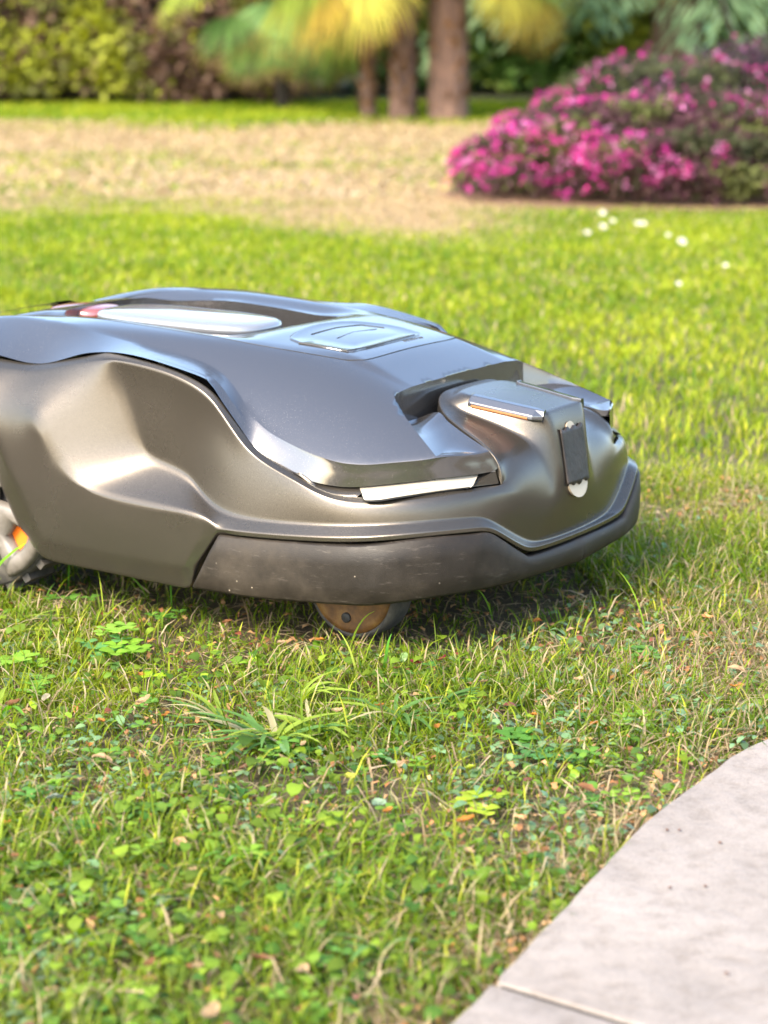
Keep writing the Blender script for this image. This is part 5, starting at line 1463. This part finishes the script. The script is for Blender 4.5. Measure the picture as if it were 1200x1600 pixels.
palm(630, 186, 1.0, .060, 'dark shaded palm trunk directly left of the widest one', crownfans(1.02, 11, .5, [GRN, YGR, DGR], .25) + [
    (-.12, -.28, .66, D - .2, -1.2, .28, 22, YEL), (-.42, -.05, .74, D - .9, -1.0, .34, 24, YGR), (-.6, .1, .9, D - .7, -.8, .38, 24, GRN), (-.25, .1, .95, D - .2, -.8, .36, 24, YEL)])
palm(575, 184, .85, .034, 'thin dark palm stem, leftmost of the palm trunks', crownfans(.95, 9, .45, [GRN, DGR, YGR], .25, .42) + [
    (-.30, -.1, .62, D - .9, -.9, .34, 24, YGR)])
# low dark-green palm left of them, against the hedge
x0, y0 = ptz(440, 170, 0)
lp = empty('young_palm', (x0, y0, 0)); tag(lp, 'low green fan palm between the hedge and the palm trunks', 'palm')
trunk_tube('trunk', [(0, .1, z) for z in (-.03, .15, .33)], [.03, .03, .025], M_twig, lp)
for (dx, dz, hd, pt, rd, col) in [(-.02, .56, D, -1.2, .30, (.16, .28, .10)), (.12, .42, D + .5, -1.0, .24, (.10, .22, .07)), (-.25, .48, D - .7, -.9, .28, DGR), (.30, .60, D + .9, -.8, .30, GRN), (-.42, .66, D - 1.0, -.7, .30, YGR), (.05, .75, D + .1, -.3, .34, GRN), (-.2, .8, D - .5, .2, .36, YGR), (.25, .85, D + .7, .3, .36, GRN), (0, .3, D, -.4, .2, DGR), (-.12, .36, D - .3, -.9, .26, GRN), (.16, .34, D + .3, -.9, .26, DGR), (.32, .40, D + .6, -.9, .28, YGR)]:
    petiole(lp, (0, 0, .33), (dx, -.15, dz)); fan(lp, (dx, -.15, dz), hd, pt, rd, 24, col)

# shrubs: crown of leaf clusters around a branching skeleton
def shrub(name, label, cat, x0, y0, rx, ry, h_, n_, cols, size, z_lo=.06, seed=0, flow=None, grp=None, shape=OVAL, weights=None, fcol=None, bias=None):
    root = empty(name, (x0, y0, 0)); tag(root, label, cat, grp)
    # points in a lumpy half ellipsoid shell
    m = n_; a = rng.random(m) * 6.283; cz = rng.random(m); rr_ = np.sqrt(1 - (cz * .96) ** 2.6)
    lump = 1 + .22 * (vnoise(np.cos(a) * 2 + 5, np.sin(a) * 2 + cz * 2.5, 1.9, 3, seed) - .5) * 2
    sh = 1 - rng.random(m) ** 1.8 * .38
    x = np.cos(a) * rr_ * rx * sh * lump; y = np.sin(a) * rr_ * ry * sh * lump; z = z_lo + cz * (h_ - z_lo) * lump * (sh * .35 + .65)
    t = vnoise(x * 1 + 5, z * 1.5 + y + 5, 6, 3, seed + 3)
    ci = np.clip((t - .3) / .4 * len(cols) + (rng.random(m) - .5) * 1.4, 0, len(cols) - 1).astype(int)
    c_ = np.array(cols)[ci] * (.6 + .8 * rng.random((m, 1)))
    loc_leafs('foliage', root, x, y, z, size * (.7 + .6 * rng.random(m)), c_, shape)
    for k in range(9):
        a0 = 6.283 * k / 9 + rng.random() * .4; q_ = .35 + .3 * rng.random()
        P = [(math.cos(a0) * rx * q_ * t_, math.sin(a0) * ry * q_ * t_, -.02 + h_ * .8 * t_ ** .9) for t_ in np.linspace(0, 1, 6)]
        trunk_tube('branch', P, [.014 - .010 * i / 5 for i in range(6)], M_twig, root, 6)
    return root, (x, y, z, a, cz)
# flowering bush
BX, BYY = 1.07, 7.18
bush, (bx, by, bz, ba, bc) = shrub('flowering_bush', 'rounded dark-leaved bush covered in magenta flowers at the right of the lawn', 'bush', BX, BYY, .84, .50, .29, 36000,
    [(.05, .055, .025), (.07, .04, .035), (.08, .035, .045), (.10, .11, .035)], .020, .03, 71)
def blossoms(root, rx, ry, h_, n_, seed, z_lo=.06, left=1.0):
    """clusters of strap petals scattered over the crown, denser toward the left end"""
    a = rng.random(n_ * 3) * 6.283; cz = rng.random(n_ * 3) ** .8; rr_ = np.sqrt(1 - (cz * .96) ** 2.6)
    lump = 1 + .22 * (vnoise(np.cos(a) * 2 + 5, np.sin(a) * 2 + cz * 2.5, 1.9, 3, seed) - .5) * 2
    x = np.cos(a) * rr_ * rx * lump * 1.01; y = np.sin(a) * rr_ * ry * lump * 1.01; z = z_lo + cz * (h_ - z_lo) * lump
    dens = np.clip(.42 + left * sstep(.1, .9, -x / rx + .25 * cz), 0, 1) * (vnoise(x + 7, z * 2 + y, 5, 2, seed + 9) > (.48 - .12 * sstep(.1, .8, -x / rx))) * np.where(cz < .12, .3, 1)
    k = rng.random(n_ * 3) < dens; x, y, z = x[k][:n_], y[k][:n_], z[k][:n_]
    m = 9; N = len(x) * m; rep = lambda q_: np.repeat(q_, m)
    jt = lambda s_: (rng.random(N) - .5) * s_
    t = rng.random((len(x), 1)); base = np.array([.55, .035, .24]) * (1 - t) + np.array([.38, .04, .22]) * t; pale = rng.random((len(x), 1)) > .8; base = np.where(pale, np.array([.60, .22, .42]), base)
    c_ = np.repeat(base, m, 0) * (.7 + .6 * rng.random((N, 1)))
    o = leaf_cloud('blossoms', rep(x) + jt(.022), rep(y) + jt(.022), rep(z) + jt(.02), .010 + .009 * rng.random(N), rng.random(N) * 6.283, (rng.random(N) - .3) * 1.8, c_, [(.3, .12), (.7, .15)], M_petal, root, .2, 'stuff', (rng.random(N) - .5) * 2)
    return o
blossoms(bush, .84, .50, .29, 1000, 71, .03, .62)
b2, _ = shrub('flowering_bush', 'darker purple-leaved bush with few flowers behind the right half of the magenta bush', 'bush', 1.55, 8.35, .75, .5, .42, 14000, [(.045, .03, .035), (.06, .03, .04), (.045, .05, .03)], .022, .05, 75)
blossoms(b2, .75, .5, .42, 170, 75, .05, .3)
b3, _ = shrub('flowering_bush', 'small magenta-flowered shrub rising behind the left part of the large bush', 'bush', .95, 8.1, .45, .4, .38, 9000, [(.05, .05, .03), (.07, .08, .03)], .02, .05, 77)
blossoms(b3, .45, .4, .38, 300, 77, .05, .7)
# bare mulch rim round the bush
a = np.linspace(0, 6.283, 90, endpoint=False); rim = []; 
for s_, z in ((1.10, -.006), (1.03, .004), (.5, .012)): rim += [(BX + math.cos(t) * .82 * s_ * (1 + .03 * math.sin(5 * t)), BYY + math.sin(t) * .53 * s_, z) for t in a]
k_ = 90; rf = [(r * k_ + i, r * k_ + (i + 1) % k_, (r + 1) * k_ + (i + 1) % k_, (r + 1) * k_ + i) for r in range(2) for i in range(k_)] + [tuple(range(2 * k_, 3 * k_))]
M_mulch = mat('brown_mulch', (.16, .085, .045), .95); n, l, b = nodes(M_mulch)
q = noise(n, l, 60, 5, .7); l.new(ramp(n, l, q.outputs[0], [(.3, (.08, .04, .025)), (.75, (.30, .17, .09))]).outputs[0], b.inputs['Base Color']); bump(n, l, q.outputs[0], .8, .02, b)
tag(mesh('flower_bed', rim, rf, M_mulch), kind='structure')

# background trees
def cedar(px, d, label):
    x0 = (px - 600) / 3650 * d / math.cos(PITCH); root = empty('cedar_tree', (x0, d, 0)); tag(root, label, 'tree')
    zs = np.linspace(-.05, 3.6, 10)
    tr = trunk_tube('trunk', [(.04 * math.sin(z), 0, z) for z in zs], [.15 - .03 * z for z in zs], M_bark, root, 16, .15)
    X_ = []; H_ = []
    for k in range(64):
        z0 = .75 + 2.8 * (k / 64); a0 = k * 2.4; L_ = 1.5 * (1 - (z0 - .7) / 3.6)
        P = [(math.cos(a0) * L_ * t, math.sin(a0) * L_ * t, z0 + .15 * t - .65 * t * t) for t in np.linspace(0, 1, 6)]
        if k < 40: trunk_tube('branch', P, [.02 - .003 * i for i in range(6)], M_twig, root, 6)
        m = 300; t = rng.random(m) ** .7; s_ = (rng.random(m) - .5) * .42 * L_ * (1.1 - t * .5)
        px_ = np.cos(a0) * L_ * t - np.sin(a0) * s_; py_ = np.sin(a0) * L_ * t + np.cos(a0) * s_; pz_ = z0 + .15 * t - .65 * t * t - rng.random(m) * .22 - np.abs(s_) * .2
        X_.append(np.stack([px_, py_, pz_], 1)); H_.append(a0 + np.sign(s_) * .8 + (rng.random(m) - .5))
    X_ = np.concatenate(X_); H_ = np.concatenate(H_); m = len(X_); t = rng.random((m, 1))
    c_ = (np.array([.11, .19, .10]) * (1 - t) + np.array([.25, .34, .18]) * t) * (.6 + .8 * rng.random((m, 1)))
    leaf_cloud('foliage', X_[:, 0], X_[:, 1], X_[:, 2], .09 + .07 * rng.random(m), H_, -.9 + .5 * rng.random(m), c_, [(.3, .07), (.7, .06)], None, root, .1, None)
cedar(1035, 13.4, 'blue-green cedar with drooping branches and dark trunk behind the flowering bush')
def bgtree(name, px, d, rx, h_, cols, label, n_=16000, size=.06, zlo=.2):
    x0 = (px - 600) / 3650 * d / math.cos(PITCH)
    return shrub(name, label, 'shrub', x0, d, rx, rx * .7, h_, n_, cols, size, zlo, int(px) % 50)
bgtree('garden_shrub', 1150, 15.2, 1.3, 1.9, [(.22, .27, .03), (.30, .34, .03), (.14, .19, .03)], 'yellow-green shrub at the right edge beyond the cedar', 20000)
bgtree('garden_shrub', 860, 15.0, 1.1, 1.7, [(.16, .2, .04), (.26, .28, .04), (.10, .14, .03)], 'pale yellow-green shrub between the palms and the cedar', 18000)
bgtree('garden_shrub', 520, 14.8, 1.2, 1.6, [(.06, .12, .03), (.12, .19, .04), (.08, .15, .04)], 'dark green shrub filling the shade behind the palms', 18000, .06, .05)
bgtree('garden_shrub', 770, 14.6, .8, 1.0, [(.07, .13, .03), (.16, .21, .04)], 'low dark shrub behind the widest palm trunk', 12000, .06, .05)
bgtree('garden_shrub', 985, 15.6, .9, 1.4, [(.11, .18, .08), (.22, .28, .10)], 'grey-green shrub in the shade of the cedar', 12000, .06, .05)

# woodland edge closing the view behind everything
for i, (wx, wd, wr, wh, lb) in enumerate([(-4.6, 19.5, 1.9, 2.6, 'leftmost of the dark tree crowns beyond the hedge'), (-1.6, 19.8, 1.9, 2.4, 'second dark tree crown beyond the hedge'), (1.2, 20.0, 1.8, 2.3, 'dark tree crown far behind the palms'), (3.9, 19.6, 1.9, 2.6, 'dark tree crown far behind the cedar')]):
    shrub('garden_tree', lb, 'tree', wx, wd, wr, 1.0, wh, 15000, [(.05, .08, .025), (.10, .13, .035), (.07, .11, .03)], .12, 0, 80 + i)
